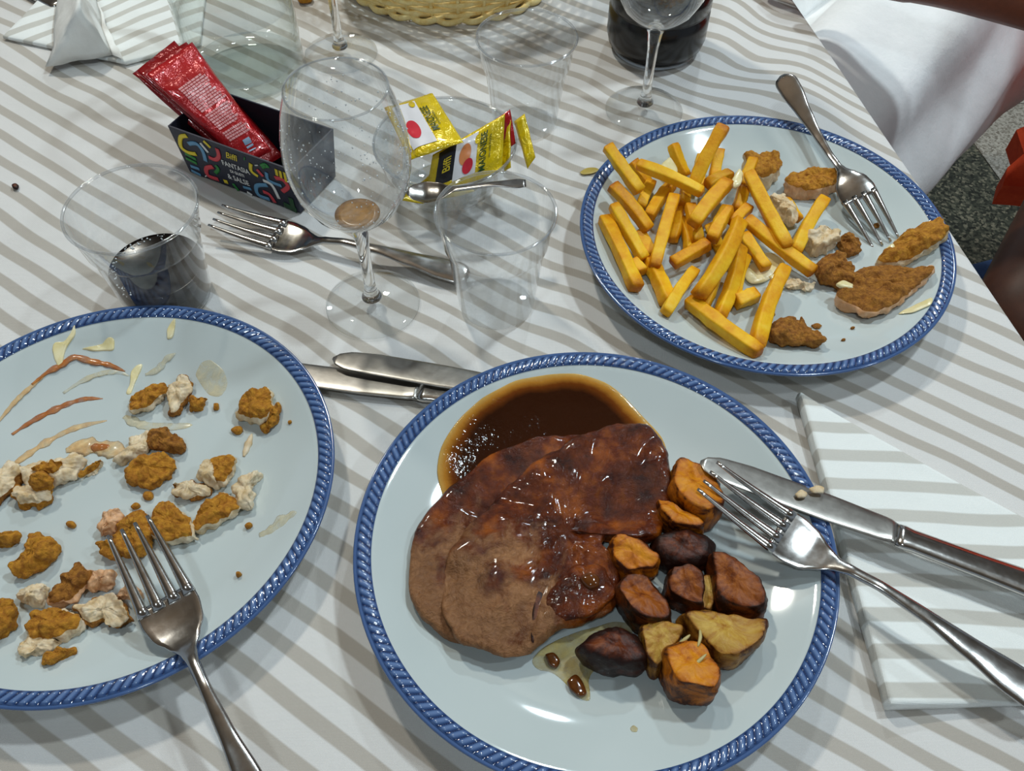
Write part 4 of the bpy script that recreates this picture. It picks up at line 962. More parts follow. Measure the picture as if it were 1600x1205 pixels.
# ------------------------------------------------------------------ the plate of fries
zr = Zm(880, 170, 2.5)
def fry(a, b, za, zb, w, label, seed):
    pa, pb = W(*zr([a])[0], 0.02), W(*zr([b])[0], 0.02)
    ga, gb = ZR(pa.x, pa.y), ZR(pb.x, pb.y)
    pa, pb = W(*zr([a])[0], ga+za), W(*zr([b])[0], gb+zb)
    d = (pb-pa); L = d.length; d.normalize(); s = d.cross(Vector((0, 0, 1))).normalized(); u = s.cross(d)
    rnd = random.Random(seed); tw0 = rnd.uniform(-0.5, 0.5); bend = rnd.uniform(-0.04, 0.04)*L; bz = rnd.uniform(-0.02, 0.03)*L
    rings = []; N = 11
    for i in range(N):
        f = [0, .02, .12, .25, .38, .5, .62, .75, .88, .98, 1][i]; c = pa+d*(L*f)+s*(bend*math.sin(math.pi*f))+u*(bz*math.sin(math.pi*f))
        k = w*(0.70 if i in (0,) else 0.62 if i == N-1 else 0.97 if i in (1, N-2) else 1.0)*(1+0.07*rnd.uniform(-1, 1)); tw = tw0+0.25*f
        ring = []
        for q in range(16):
            a_ = 2*math.pi*(q+0.5)/16; ca, sa = math.cos(a_), math.sin(a_); e = 0.30
            x = math.copysign(abs(ca)**e, ca)*k; y = math.copysign(abs(sa)**e, sa)*k*0.92
            ring.append(c+s*(x*math.cos(tw)-y*math.sin(tw))+u*(x*math.sin(tw)+y*math.cos(tw)))
        rings.append(ring)
    v, f = loft(rings); c = (pa+pb)/2
    # local axes along the fry so that its ends can brown
    R = Matrix((d, s, u)).transposed()
    vs = [R.transposed() @ (q-c) for q in v]
    o = mk('french_fry', vs, f, M['fry']); o.matrix_world = Matrix.Translation(c) @ R.to_4x4()
    return tag(o, label, 'french fry', 'french fries')
FR = [
 ((172, 145), (300, 325), .022, .018, .0050, 'fry hanging over the far rim of its plate'),
 ((290, 215), (545, 328), .020, .026, .0046, 'long fry lying across the far end of the pile under mayonnaise'),
 ((628, 66), (505, 305), .034, .022, .0056, 'tall pointed fry standing up above the far rim'),
 ((428, 138), (478, 265), .016, .012, .0046, 'fry behind the mayonnaise dab at the far rim'),
 ((190, 298), (335, 475), .016, .012, .0052, 'thick fry just inside the rim, below the overhanging one'),
 ((425, 295), (335, 422), .014, .010, .0048, 'pale fry under the long mayonnaise one'),
 ((195, 375), (315, 590), .016, .008, .0048, 'slim fry second in from the rim side'),
 ((160, 425), (288, 705), .006, .006, .0054, 'longest fry lying along the rim, outermost of the pile'),
 ((435, 340), (355, 620), .020, .012, .0050, 'long fry with a whitish fleck near its lower end'),
 ((645, 285), (505, 450), .030, .026, .0058, 'broad golden fry on top of the middle of the pile'),
 ((645, 388), (580, 512), .022, .018, .0054, 'short plump fry under the broad golden one'),
 ((725, 250), (878, 545), .030, .016, .0054, 'long bright fry leaning on the white chicken strip'),
 ((692, 435), (525, 735), .030, .018, .0056, 'long straight fry on top, pointing to the front'),
 ((568, 525), (425, 605), .016, .010, .0050, 'short fry lying crosswise left of the long straight one'),
 ((725, 385), (660, 450), .018, .018, .0044, 'fry tip peeping out behind the long straight one'),
 ((715, 430), (980, 640), .018, .010, .0050, 'darker long fry running towards the breaded cutlet'),
 ((1022, 350), (905, 560), .016, .008, .0052, 'fry beside the fork, pointing at the sliced chicken'),
 ((865, 355), (920, 435), .010, .008, .0044, 'short fry hidden behind the white chicken strip'),
 ((705, 490), (795, 625), .012, .008, .0046, 'mayonnaise-wet fry in the middle of the plate'),
 ((695, 540), (605, 820), .014, .006, .0050, 'long brownish fry reaching the front of the pile'),
 ((712, 575), (668, 735), .008, .006, .0048, 'reddish fry right next to the long brownish one'),
 ((865, 620), (755, 930), .018, .006, .0056, 'thick fry with mayonnaise on its upper end'),
 ((490, 745), (768, 955), .008, .006, .0056, 'front fry lying alone along the near rim'),
 ((335, 590), (412, 760), .006, .006, .0058, 'fat fry at the near-left of the pile'),
 ((515, 630), (400, 798), .010, .005, .0046, 'fry with a pointed end beside the fat one'),
 ((598, 630), (545, 778), .008, .005, .0046, 'fry half hidden below the long straight one'),
 ((755, 725), (672, 755), .006, .006, .0056, 'stub of fry lying in the mayonnaise'),
 ((495, 375), (525, 525), .016, .010, .0048, 'upright fry under the broad golden one'),
 ((455, 370), (425, 515), .008, .006, .0044, 'fry shaded by the flecked long fry'),
 ((300, 480), (345, 575), .006, .006, .0046, 'fry deep between the two slim ones'),
 ((345, 285), (300, 385), .010, .008, .0044, 'fry end beneath the thick fry near the rim'),
 ((610, 160), (588, 275), .020, .014, .0046, 'fry close behind the tall pointed one'),
 ((540, 185), (528, 330), .014, .012, .0046, 'orange fry between the tall one and the mayonnaise'),
 ((655, 255), (560, 298), .018, .018, .0046, 'fry lying crosswise at the foot of the tall one'),
 ((705, 310), (675, 400), .018, .014, .0048, 'brown fry under the long bright one'),
 ((480, 310), (470, 380), .014, .012, .0046, 'short fry end in the centre of the pile'),
 ((745, 200), (695, 300), .018, .016, .0046, 'orange fry next to the crisp chicken end'),
 ((270, 205), (330, 290), .010, .008, .0046, 'orange-brown fry under the overhanging one'),
 ((270, 595), (310, 640), .005, .005, .0044, 'fry end showing under the slim fry'),
 ((470, 430), (495, 560), .006, .006, .0048, 'fry at the bottom of the middle of the pile'),
 ((575, 455), (640, 600), .005, .005, .0048, 'fry buried beneath the short plump one')]
for i, (a, b, za, zb, w, l) in enumerate(FR): fry(a, b, za, zb, w*0.90, l, i+3)
BR = [
 ([(700, 212), (780, 178), (845, 178), (848, 235), (790, 318), (735, 310)], .018, 'crust', 'chicken', .002, 'crisp breaded chicken end behind the fries, far side of plate', PROF_BLOCK),
 ([(866, 300), (900, 268), (960, 254), (1056, 256), (1058, 318), (990, 352), (900, 356), (868, 335)], .014, 'crust', 'chicken_pink', .0, 'cut chicken strip showing its pale inside, by the fork neck', PROF_BLOCK),
 ([(808, 345), (850, 333), (880, 380), (908, 442), (880, 474), (845, 420)], .012, 'chicken', None, .006, 'plain white chicken strip between fries', PROF_BLOCK),
 ([(946, 515), (985, 480), (1030, 455), (1076, 478), (1064, 530), (985, 584), (944, 556)], .014, 'chicken', None, .0, 'white chunk of chicken below the fork tines', PROF_BLOCK),
 ([(1075, 515), (1120, 500), (1160, 520), (1158, 562), (1110, 584), (1074, 550)], .009, 'crust_dark', None, .0, 'loose curl of brown breading under the fork tines', PROF_ROUND),
 ([(1228, 590), (1268, 540), (1320, 500), (1385, 462), (1450, 448), (1488, 515), (1440, 560), (1330, 606), (1248, 615)], .016, 'crust', 'chicken', .0, 'breaded chicken stick speared by the fork at the rim', PROF_ROUND),
 ([(980, 625), (1030, 578), (1085, 566), (1125, 620), (1135, 690), (1090, 715), (1000, 694)], .014, 'crust_dark', None, .0, 'breaded cutlet piece topped with a dab of mayonnaise', PROF_ROUND),
 ([(1120, 655), (1180, 620), (1250, 612), (1330, 645), (1424, 640), (1412, 692), (1340, 752), (1260, 812), (1172, 842), (1128, 800), (1058, 775), (1062, 735), (1130, 725)], .014, 'crust_dark', 'chicken_pink', .0, 'largest breaded cutlet piece, ragged, near the front-right rim', PROF_ROUND),
 ([(802, 862), (868, 822), (925, 832), (938, 806), (962, 862), (1012, 930), (990, 948), (930, 940), (872, 955), (802, 922)], .013, 'crust_dark', None, .0, 'isolated breaded scrap at the front of the fries plate', PROF_ROUND),
 ([(850, 700), (880, 668), (940, 672), (990, 680), (960, 715), (900, 712)], .007, 'chicken', None, .0, 'pale shredded scrap between fries and cutlet', PROF_ROUND)]
for poly, t, m, sd_, lf, l, pf in BR:
    tag(chunk('chicken_piece', zr(poly), ZR, t, M[m], pf, 40, 0.0026, 230, lift=lf, side=M[sd_] if sd_ else None, subd=2, comp=0.75, disp=(0.0055, 0.0055), grow=1.04, camp=0.006), l, 'chicken', 'chicken pieces on the fries plate')
for poly, t, lf, l in (
 ([(395, 190), (420, 165), (452, 210), (445, 250), (405, 240), (370, 225)], .005, .026, 'dab of mayonnaise on the fries at the far rim'),
 ([(655, 285), (690, 232), (705, 262), (690, 308), (662, 318)], .004, .026, 'drop of mayonnaise under the long bright fry'),
 ([(700, 640), (740, 600), (800, 556), (860, 590), (880, 640), (820, 660), (770, 690), (720, 690)], .0035, .0008, 'mayonnaise pool between the front fries'),
 ([(1060, 690), (1090, 672), (1132, 690), (1128, 712), (1085, 708)], .003, .0125, 'mayonnaise dab on the breaded cutlet piece'),
 ([(1310, 790), (1380, 760), (1440, 745), (1430, 780), (1360, 800)], .0015, .0005, 'mayonnaise smear by the ragged cutlet at the rim'),
 ([(1255, 545), (1290, 520), (1300, 545), (1270, 572)], .002, .013, 'mayonnaise on the end of the speared chicken stick'),
 ([(800, 655), (845, 640), (860, 662), (820, 680)], .003, .018, 'mayonnaise on the end of the thick front fry')):
    tag(chunk('mayonnaise', zr(poly), ZR, t, M['mayo'], PROF_ROUND, 22, 0.0008, 150, lift=lf, comp=0.4, subd=1), l, 'mayonnaise', 'mayonnaise on the fries plate')
for x, y, r, l in ((815, 805, 14, 'crumb beside the thick front fry'), (990, 850, 20, 'crumb just behind the isolated scrap'), (1092, 908, 9, 'crumb on the bare front of the fries plate'), (1222, 460, 14, 'crumb next to the fork tines'), (1130, 860, 8, 'tiny crumb below the ragged cutlet')):
    tag(chunk('breading_crumb', zr([(x+r*math.cos(k*1.05)*(1+0.2*math.sin(k*3)), y+r*0.7*math.sin(k*1.05)) for k in range(6)]), ZR, 0.0022, M['crust_dark'], n=12, amp=0.0005, freq=300, subd=0, comp=0.3), l, 'crumb', 'crumbs on the fries plate')
# ------------------------------------------------------------------ the plate of scraps
za = Zm(0, 440, 2.963); zb = Zm(0, 800, 2.963)
C_, K_, P_, Q_ = 'crust', 'chicken', 'chicken_pink', 'crust_dark'
SCR = [
 (za, [(600, 550), (640, 512), (740, 468), (782, 508), (745, 560), (700, 598), (622, 614)], .010, C_, K_, 'breaded scrap with a frayed lower edge near the sauce streaks'),
 (za, [(780, 490), (850, 432), (892, 492), (850, 590), (805, 632), (788, 560)], .010, K_, Q_, 'pale chicken scrap with one brown side, next to the frayed one'),
 (za, [(888, 552), (950, 538), (938, 600), (892, 592)], .006, C_, None, 'little breaded bit beside the pale scrap'),
 (za, [(1098, 600), (1130, 515), (1250, 512), (1268, 565), (1250, 668), (1170, 655)], .013, C_, K_, 'square golden breaded cube standing alone'),
 (za, [(1255, 600), (1298, 580), (1296, 640), (1245, 700), (1215, 680)], .006, C_, None, 'small breaded bit tucked against the golden cube'),
 (za, [(690, 690), (760, 688), (830, 720), (858, 795), (780, 795), (690, 772)], .009, Q_, None, 'darker breaded scrap in the middle, above the diamond one'),
 (za, [(590, 775), (640, 702), (692, 700), (692, 785), (600, 845), (540, 842)], .007, K_, None, 'shredded white chicken next to the middle breaded scrap'),
 (za, [(588, 880), (650, 812), (735, 800), (824, 868), (780, 925), (700, 972), (600, 925)], .010, C_, None, 'diamond-shaped golden breaded scrap in the middle'),
 (za, [(965, 850), (1000, 810), (1062, 810), (1098, 870), (1062, 940), (1005, 960)], .011, C_, K_, 'round-backed breaded scrap with white flakes before it'),
 (za, [(930, 858), (960, 838), (998, 870), (1012, 965), (960, 940), (925, 900)], .012, K_, None, 'white flake standing against the round-backed scrap'),
 (za, [(800, 930), (880, 925), (960, 958), (990, 992), (890, 1022), (810, 982)], .008, K_, Q_, 'flat white flake left of the round-backed scrap'),
 (za, [(1085, 965), (1120, 905), (1200, 880), (1165, 960), (1175, 1070), (1120, 1052)], .010, K_, None, 'twisted white strip of chicken toward the outer rim'),
 (za, [(905, 1110), (960, 1012), (1032, 970), (1092, 1020), (1112, 1080), (990, 1150), (920, 1172)], .011, C_, K_, 'breaded scrap with a pale underside below the twisted strip'),
 (za, [(695, 1090), (752, 1010), (832, 1060), (902, 1150), (912, 1210), (760, 1215), (690, 1160)], .012, C_, K_, 'large breaded scrap under the fork tines, right of two'),
 (za, [(468, 1140), (490, 1082), (555, 1060), (572, 1100), (545, 1170), (482, 1190)], .010, P_, None, 'pinkish lump of chicken beyond the fork tips'),
 (za, [(545, 1120), (660, 1070), (705, 1140), (695, 1250), (600, 1290), (530, 1220)], .012, C_, None, 'large breaded scrap under the fork tines, left of two'),
 (zb, [(465, 150), (520, 130), (570, 190), (540, 232), (480, 205)], .009, C_, None, 'breaded corner sticking out beside the outer fork tine'),
 (za, [(-60, 885), (0, 862), (70, 842), (110, 900), (80, 960), (0, 1035), (-50, 1030)], .010, K_, Q_, 'pale chicken lump of the ragged heap, cut by the photo edge'),
 (za, [(60, 960), (130, 935), (230, 960), (262, 1010), (200, 1046), (100, 1040)], .008, K_, C_, 'pale frayed flake along the front of the ragged heap'),
 (za, [(95, 860), (180, 845), (330, 822), (392, 812), (404, 862), (340, 925), (240, 965), (130, 940)], .009, K_, None, 'broad pale flake in the middle of the ragged heap'),
 (za, [(385, 868), (430, 845), (484, 846), (440, 895), (380, 910)], .006, C_, K_, 'golden tail end of the ragged heap'),
 (za, [(150, 850), (230, 838), (300, 852), (280, 890), (190, 898)], .008, C_, None, 'golden breading lying on the long ragged heap, upper one'),
 (za, [(140, 920), (200, 895), (250, 925), (240, 970), (170, 975)], .008, C_, None, 'golden breading lying on the long ragged heap, lower one'),
 (zb, [(58, 265), (118, 205), (150, 88), (212, 118), (272, 160), (272, 222), (182, 292), (100, 314)], .012, C_, None, 'spiky breaded scrap near the photo edge'),
 (zb, [(-60, 118), (60, 112), (102, 122), (90, 142), (-20, 172)], .007, C_, None, 'thin breaded sliver at the photo edge'),
 (zb, [(240, 395), (300, 292), (372, 250), (432, 290), (442, 332), (350, 432), (250, 435)], .012, Q_, P_, 'brown breaded scrap in the front cluster, tilted'),
 (zb, [(440, 285), (522, 290), (545, 340), (482, 372), (430, 352)], .009, P_, None, 'pinkish chicken end behind the tilted brown scrap'),
 (zb, [(78, 390), (170, 330), (222, 340), (212, 442), (150, 432)], .008, K_, None, 'white shred between spiky and tilted scraps'),
 (zb, [(-40, 430), (50, 408), (78, 462), (70, 560), (-20, 640), (-60, 600)], .012, C_, None, 'breaded scrap in front cut by the photo edge'),
 (zb, [(128, 562), (150, 460), (262, 448), (342, 478), (405, 520), (392, 562), (290, 602), (180, 604)], .012, C_, K_, 'wide breaded scrap at the front of the cluster'),
 (zb, [(78, 632), (130, 582), (282, 600), (232, 662), (140, 686)], .007, K_, None, 'white flake under the wide breaded scrap'),
 (zb, [(200, 690), (280, 630), (356, 650), (300, 685), (245, 715)], .006, C_, None, 'small breaded bit foremost on the scraps plate'),
 (zb, [(345, 440), (390, 420), (480, 380), (552, 388), (585, 480), (634, 520), (520, 552), (490, 505), (410, 525)], .009, K_, Q_, 'crumpled white shreds left of the fork head'),
 (zb, [(535, 395), (622, 340), (665, 400), (565, 408)], .006, P_, None, 'chicken fibres disappearing under the fork head')]
for zz, poly, t, m, sd_, l in SCR:
    lf = 0.007 if 'lying on the long' in l else 0.0
    tag(chunk('chicken_scrap', zz(poly), ZL, t, M[m], PROF_ROUND, 40, 0.0026, 240, lift=lf, side=M[sd_] if sd_ else None, subd=2, comp=0.7, disp=(0.0055, 0.0056), grow=1.07, camp=0.005), l, 'chicken scrap', 'chicken scraps on the near plate')
for zz, x, y, r, l in ((za, 1003, 585, 20, 'crumb between the pale scrap and the golden cube'), (za, 1100, 692, 27, 'round crumb below the golden cube'), (za, 690, 995, 30, 'crumb in front of the diamond scrap'), (za, 630, 1045, 20, 'crumb just beyond the fork tip'), (zb, 333, 62, 24, 'crumb between the heap and the pinkish lump'), (zb, 1110, 296, 19, 'single crumb on the bare side of the scraps plate'), (zb, 1152, 68, 20, 'crumb beside the pale underside scrap'), (za, 1342, 655, 12, 'tiny crumb near the rim beyond the golden cube'), (zb, 425, 470, 30, 'orange crumb in the crumpled white shreds')):
    tag(chunk('breading_crumb', zz([(x+r*math.cos(k*1.05)*(1+0.25*math.sin(k*2.3+x)), y+r*0.8*math.sin(k*1.05)) for k in range(6)]), ZL, 0.0038 if r > 15 else 0.002, M['crust'], n=14, amp=0.0007, freq=300, subd=1, comp=0.4), l, 'crumb', 'crumbs on the scraps plate')
sm = lambda pts, w, m, h, l, cat: tag(ribbon('sauce_smear', za(pts), w, ZL, M[m], h), l, cat, 'sauce smears on the scraps plate')
sm([(-30, 660), (60, 560), (140, 490), (220, 430)], .0022, 'saucemix', .0006, 'pale lower end of the long ketchup arc', 'sauce')
sm([(150, 480), (220, 430), (290, 395), (352, 362), (430, 372), (500, 380), (572, 402)], .0028, 'ketchup', .0011, 'long reddish ketchup arc across the scraps plate', 'ketchup')
sm([(40, 690), (120, 635), (200, 590), (300, 545), (380, 522), (462, 520)], .0024, 'ketchup', .0008, 'second ketchup streak below the long arc', 'ketchup')
sm([(280, 500), (400, 430), (520, 400), (590, 420)], .0030, 'mayofilm', .0005, 'cream film just under the ketchup arc', 'sauce')
sm([(-20, 880), (80, 800), (200, 720), (330, 655), (480, 620)], .0026, 'saucemix', .0007, 'cream streak sweeping above the ragged heap', 'sauce')
sm([(290, 760), (360, 742), (430, 745), (520, 760), (562, 785)], .0062, 'saucemix', .0016, 'blob of mixed pink sauce above the ragged heap', 'sauce')
sm([(400, 745), (450, 750), (500, 745)], .0030, 'ketchup', .0024, 'ketchup dab on the pink sauce blob', 'ketchup')
sm([(665, 415), (720, 395), (770, 355), (815, 335)], .0030, 'mayofilm', .0010, 'broken cream smear leading to the far rim', 'sauce')
sm([(1120, 790), (1140, 740), (1160, 690)], .0022, 'chicken', .0016, 'thin white thread of chicken below the golden cube', 'chicken scrap')
sm([(1200, 1175), (1270, 1155), (1330, 1120), (1385, 1095)], .0040, 'mayofilm', .0008, 'cream smear by the near rim of the scraps plate', 'sauce')
sm([(560, 600), (640, 640), (760, 650), (880, 640)], .0040, 'mayofilm', .0005, 'cream film in front of the frayed scrap', 'sauce')
o = chunk('grease_spot', za([(900, 430), (930, 385), (980, 375), (1040, 420), (1060, 480), (1020, 530), (960, 520)]), ZL, 0.0005, M['mayofilm'], PROF_FILM, 26, 0.0004, comp=0, attr='depth'); tag(o, 'thin greasy cream film beside the pale scrap', 'sauce')
for poly, l in (
 ([(228, 300), (240, 270), (290, 262), (330, 225), (352, 196), (342, 235), (300, 275), (280, 300), (264, 345), (242, 364), (232, 330)], 'dab of mayonnaise at the far rim, pulled to a tail'),
 ([(368, 298), (430, 286), (480, 272), (500, 250), (524, 254), (518, 292), (480, 299), (420, 302)], 'flat streak of mayonnaise near the far rim'),
 ([(758, 236), (765, 205), (790, 178), (812, 164), (802, 200), (784, 232)], 'short mayonnaise touch at the far rim nearest the cola cup'),
 ([(584, 522), (600, 480), (612, 420), (640, 398), (670, 394), (652, 430), (626, 470), (606, 522)], 'mayonnaise streak beside the frayed scrap')):
    tag(chunk('sauce_smear', za(poly), ZL, 0.0012, M['mayo'], PROF_FILM, 30, 0.0006, 200, comp=0.0, subd=1, attr='depth'), l, 'mayonnaise', 'sauce smears on the scraps plate')
# ------------------------------------------------------------------ small things on the cloth
o = chunk('mayonnaise_drip', [(905, 270), (915, 263), (930, 262), (938, 266), (925, 272), (910, 274)], ZT, 0.0012, M['lemon'], n=18, amp=0.0004, comp=0.2); tag(o, 'yellow sauce smear on the cloth beside the fries plate', 'sauce')
o = chunk('food_crumb', [(19, 290), (25, 287), (31, 291), (29, 297), (22, 297)], ZT, 0.0025, M['pot_dark'], n=12, amp=0.0005, comp=0.3); tag(o, 'black crumb alone on the cloth at the photo edge', 'crumb')
o = chunk('bread_piece', [(462, -8), (478, -12), (490, -4), (486, 6), (468, 7)], ZT, 0.006, M['crust'], n=16, amp=0.001, comp=0.5); tag(o, 'bit of golden bread on the cloth past the wine glass stem', 'bread')

# ------------------------------------------------------------------ napkins
def cloth_sheet(name, outline, hf, stripe_fn, mat, th, label, cat, n=40):
    """folded cloth: convex outline in table coordinates, top height hf(x, y)"""
    P = [Vector(p) for p in outline]; c = sum(P, Vector((0, 0)))/len(P)
    def inside(q): return all((P[(i+1) % len(P)]-P[i]).cross(q-P[i]) >= -1e-9 for i in range(len(P))) or all((P[(i+1) % len(P)]-P[i]).cross(q-P[i]) <= 1e-9 for i in range(len(P)))
    per = []
    for i in range(len(P)):
        a, b = P[i], P[(i+1) % len(P)]; k = max(2, int((b-a).length/0.006))
        per += [a.lerp(b, j/k) for j in range(k)]
    m = len(per); vs, fs, st = [], [], []
    rr = [(1.0, 0.15), (1.0, 0.55), (0.995, 0.85), (0.985, 1.0)] + [(s, 1.0) for s in np.linspace(0.95, 0.05, 20)]
    for s, zf in rr:
        for p in per:
            q = c+(p-c)*s; vs.append(Vector((q.x, q.y, T+hf(q.x, q.y)*zf))); st.append(stripe_fn(q.x, q.y))
    for i in range(len(rr)-1):
        for k in range(m): fs.append((i*m+k, i*m+(k+1) % m, (i+1)*m+(k+1) % m, (i+1)*m+k))
    vs.append(Vector((c.x, c.y, T+hf(c.x, c.y)))); st.append(stripe_fn(c.x, c.y))
    for k in range(m): fs.append(((len(rr)-1)*m+k, (len(rr)-1)*m+(k+1) % m, len(vs)-1))
    fs.append(tuple(reversed(range(m))))
    o = mk(name, vs, fs, mat, None, Vector((c.x, c.y, T)), attrs={'stripe': [float(x) for x in st]}); return tag(o, label, cat)
NA, NB = W(1247, 614, 0.008), W(1388, 1104, 0.008)
NC = NB+(W(1600, 1097, 0.008)-NB).normalized()*0.150; ND = NA+(W(1600, 808, 0.004)-NA).normalized()*0.205
def nh(x, y):
    d = ((NB-NA).xy.normalized()).cross(Vector((x, y))-NA.xy)
    d = abs(d); return 0.0035+0.0075*math.exp(-d/0.045)+0.0006*noise.noise(Vector((x*60, y*60, 0)))
cloth_sheet('cloth_napkin', [NA.xy, NB.xy, NC.xy, ND.xy], nh, lambda x, y: (y-0.1977-0.0008*math.sin(x*60))/0.0208, M['napkin'], 0.01, 'striped cloth napkin folded to a point beside the meat plate', 'napkin')
q1, q2, q3, q4, q5 = W(4, 57, 0.003), W(196, 98, 0.003), W(312, 68, 0.003), W(330, -90, 0.003), W(150, -90, 0.003)
sd = (W(281, 34)-W(184, 75)).normalized(); sn = Vector((-sd.y, sd.x, 0)); s0 = W(184, 75)
cloth_sheet('cloth_napkin', [q1.xy, q2.xy, q3.xy, q4.xy, q5.xy], lambda x, y: 0.004+0.001*noise.noise(Vector((x*40, y*40, 2))), lambda x, y: (Vector((x, y, 0))-Vector((s0.x, s0.y, 0))).dot(sn)/0.0208 + 0.15*math.sin(x*40), M['napkin'], 0.004, 'striped cloth napkin lying flat under the white paper napkin', 'napkin')
def paper_napkin():
    a, b, c2, d = W(74, 106, 0.006), W(172, 86, 0.006), W(150, 0, 0.012), W(96, -30, 0.012); ap = W(124, 8, 0.052); e = W(128, -70, 0.02)
    pts = {'a': a, 'b': b, 'c': c2, 'd': d, 'ap': ap, 'e': e}
    vs, fs = [], []
    def tri(p, q, r, k=8):
        b0 = len(vs)
        for i in range(k+1):
            for j in range(k+1-i):
                v = p+(q-p)*(i/k)+(r-p)*(j/k); v = v+Vector((ns(v, 55, 1), ns(v, 55, 4), 0.6*ns(v, 55, 9)))*0.0035; v.z = max(v.z, T+0.0058); vs.append(v)
        idx = lambda i, j: b0+sum(k+1-t for t in range(i))+j
        for i in range(k):
            for j in range(k-i):
                fs.append((idx(i, j), idx(i+1, j), idx(i, j+1)))
                if j < k-i-1: fs.append((idx(i+1, j), idx(i+1, j+1), idx(i, j+1)))
    tri(a, b, ap); tri(b, c2, ap); tri(c2, e, ap); tri(e, d, ap); tri(d, a, ap)
    fl = W(190, 92, 0.0062); tri(b, fl, c2)
    o = mk('paper_napkin', vs, fs, M['paper'], None, (a+b)/2, smooth=True)
    bm = bmesh.new(); bm.from_mesh(o.data); bmesh.ops.remove_doubles(bm, verts=bm.verts, dist=0.0008); bm.to_mesh(o.data); bm.free()
    md = o.modifiers.new('thick', 'SOLIDIFY'); md.thickness = 0.0006; md.offset = 0
    tag(o, 'crumpled white paper napkin standing like a tent', 'napkin')
paper_napkin()
# ------------------------------------------------------------------ wicker basket
def basket():
    f = W(690, 34); c = Vector((f.x+0.004, f.y+0.083, T)); root = empty('wicker_basket', c); tag(root, 'cream woven wicker bread basket at the far side of the table', 'basket')
    ax, ay, NS = 0.098, 0.083, 26
    def R(z): return 1.0+z*3.2
    for row in range(11):
        z = 0.008+row*0.0062; path = []
        for i in range(NS*8):
            a = 2*math.pi*i/(NS*8); w = 0.0019*math.cos(a*NS/2+math.pi*row); s = R(z)
            path.append(Vector(((ax*s+w)*math.cos(a), (ay*s+w)*math.sin(a), z)))
        path.append(path[0]); v, fc = tube(path, 0.0026, 6); mk('woven_strand', v, fc, M['wicker'], root)
    for i in range(NS):
        a = 2*math.pi*i/NS; pth = [Vector((ax*R(z)*math.cos(a), ay*R(z)*math.sin(a), z)) for z in (0.002, 0.02, 0.04, 0.06, 0.078)]
        mk('stake', *tube(pth, 0.0022, 6, up=Vector((math.cos(a), math.sin(a), 0))), M['wicker'], root)
        # foot border loops
        a2 = a+2*math.pi/NS; am = (a+a2)/2
        loop = [Vector(((ax+d)*math.cos(t), (ay+d)*math.sin(t), zz)) for t, d, zz in ((a, 0.002, 0.006), (am-0.03, 0.006, 0.0032), (am+0.06, 0.007, 0.0030), (a2+0.08, 0.003, 0.006), (a2+0.12, -0.001, 0.009))]
        mk('border_loop', *tube(smooth_path(loop, 4), 0.0030, 6), M['wicker'], root)
    mk('base', *lathe([(0, 0.002), (0.5, 0.002), (0.98, 0.002), (0.98, 0.005), (0, 0.005)], 48), M['wicker'], root).scale = (ax, ay, 1)
    rim = [Vector((ax*R(0.08)*math.cos(2*math.pi*i/80), ay*R(0.08)*math.sin(2*math.pi*i/80), 0.079+0.001*math.sin(i*1.3))) for i in range(81)]
    mk('rim', *tube(rim, 0.0055, 8), M['wicker'], root)
basket()
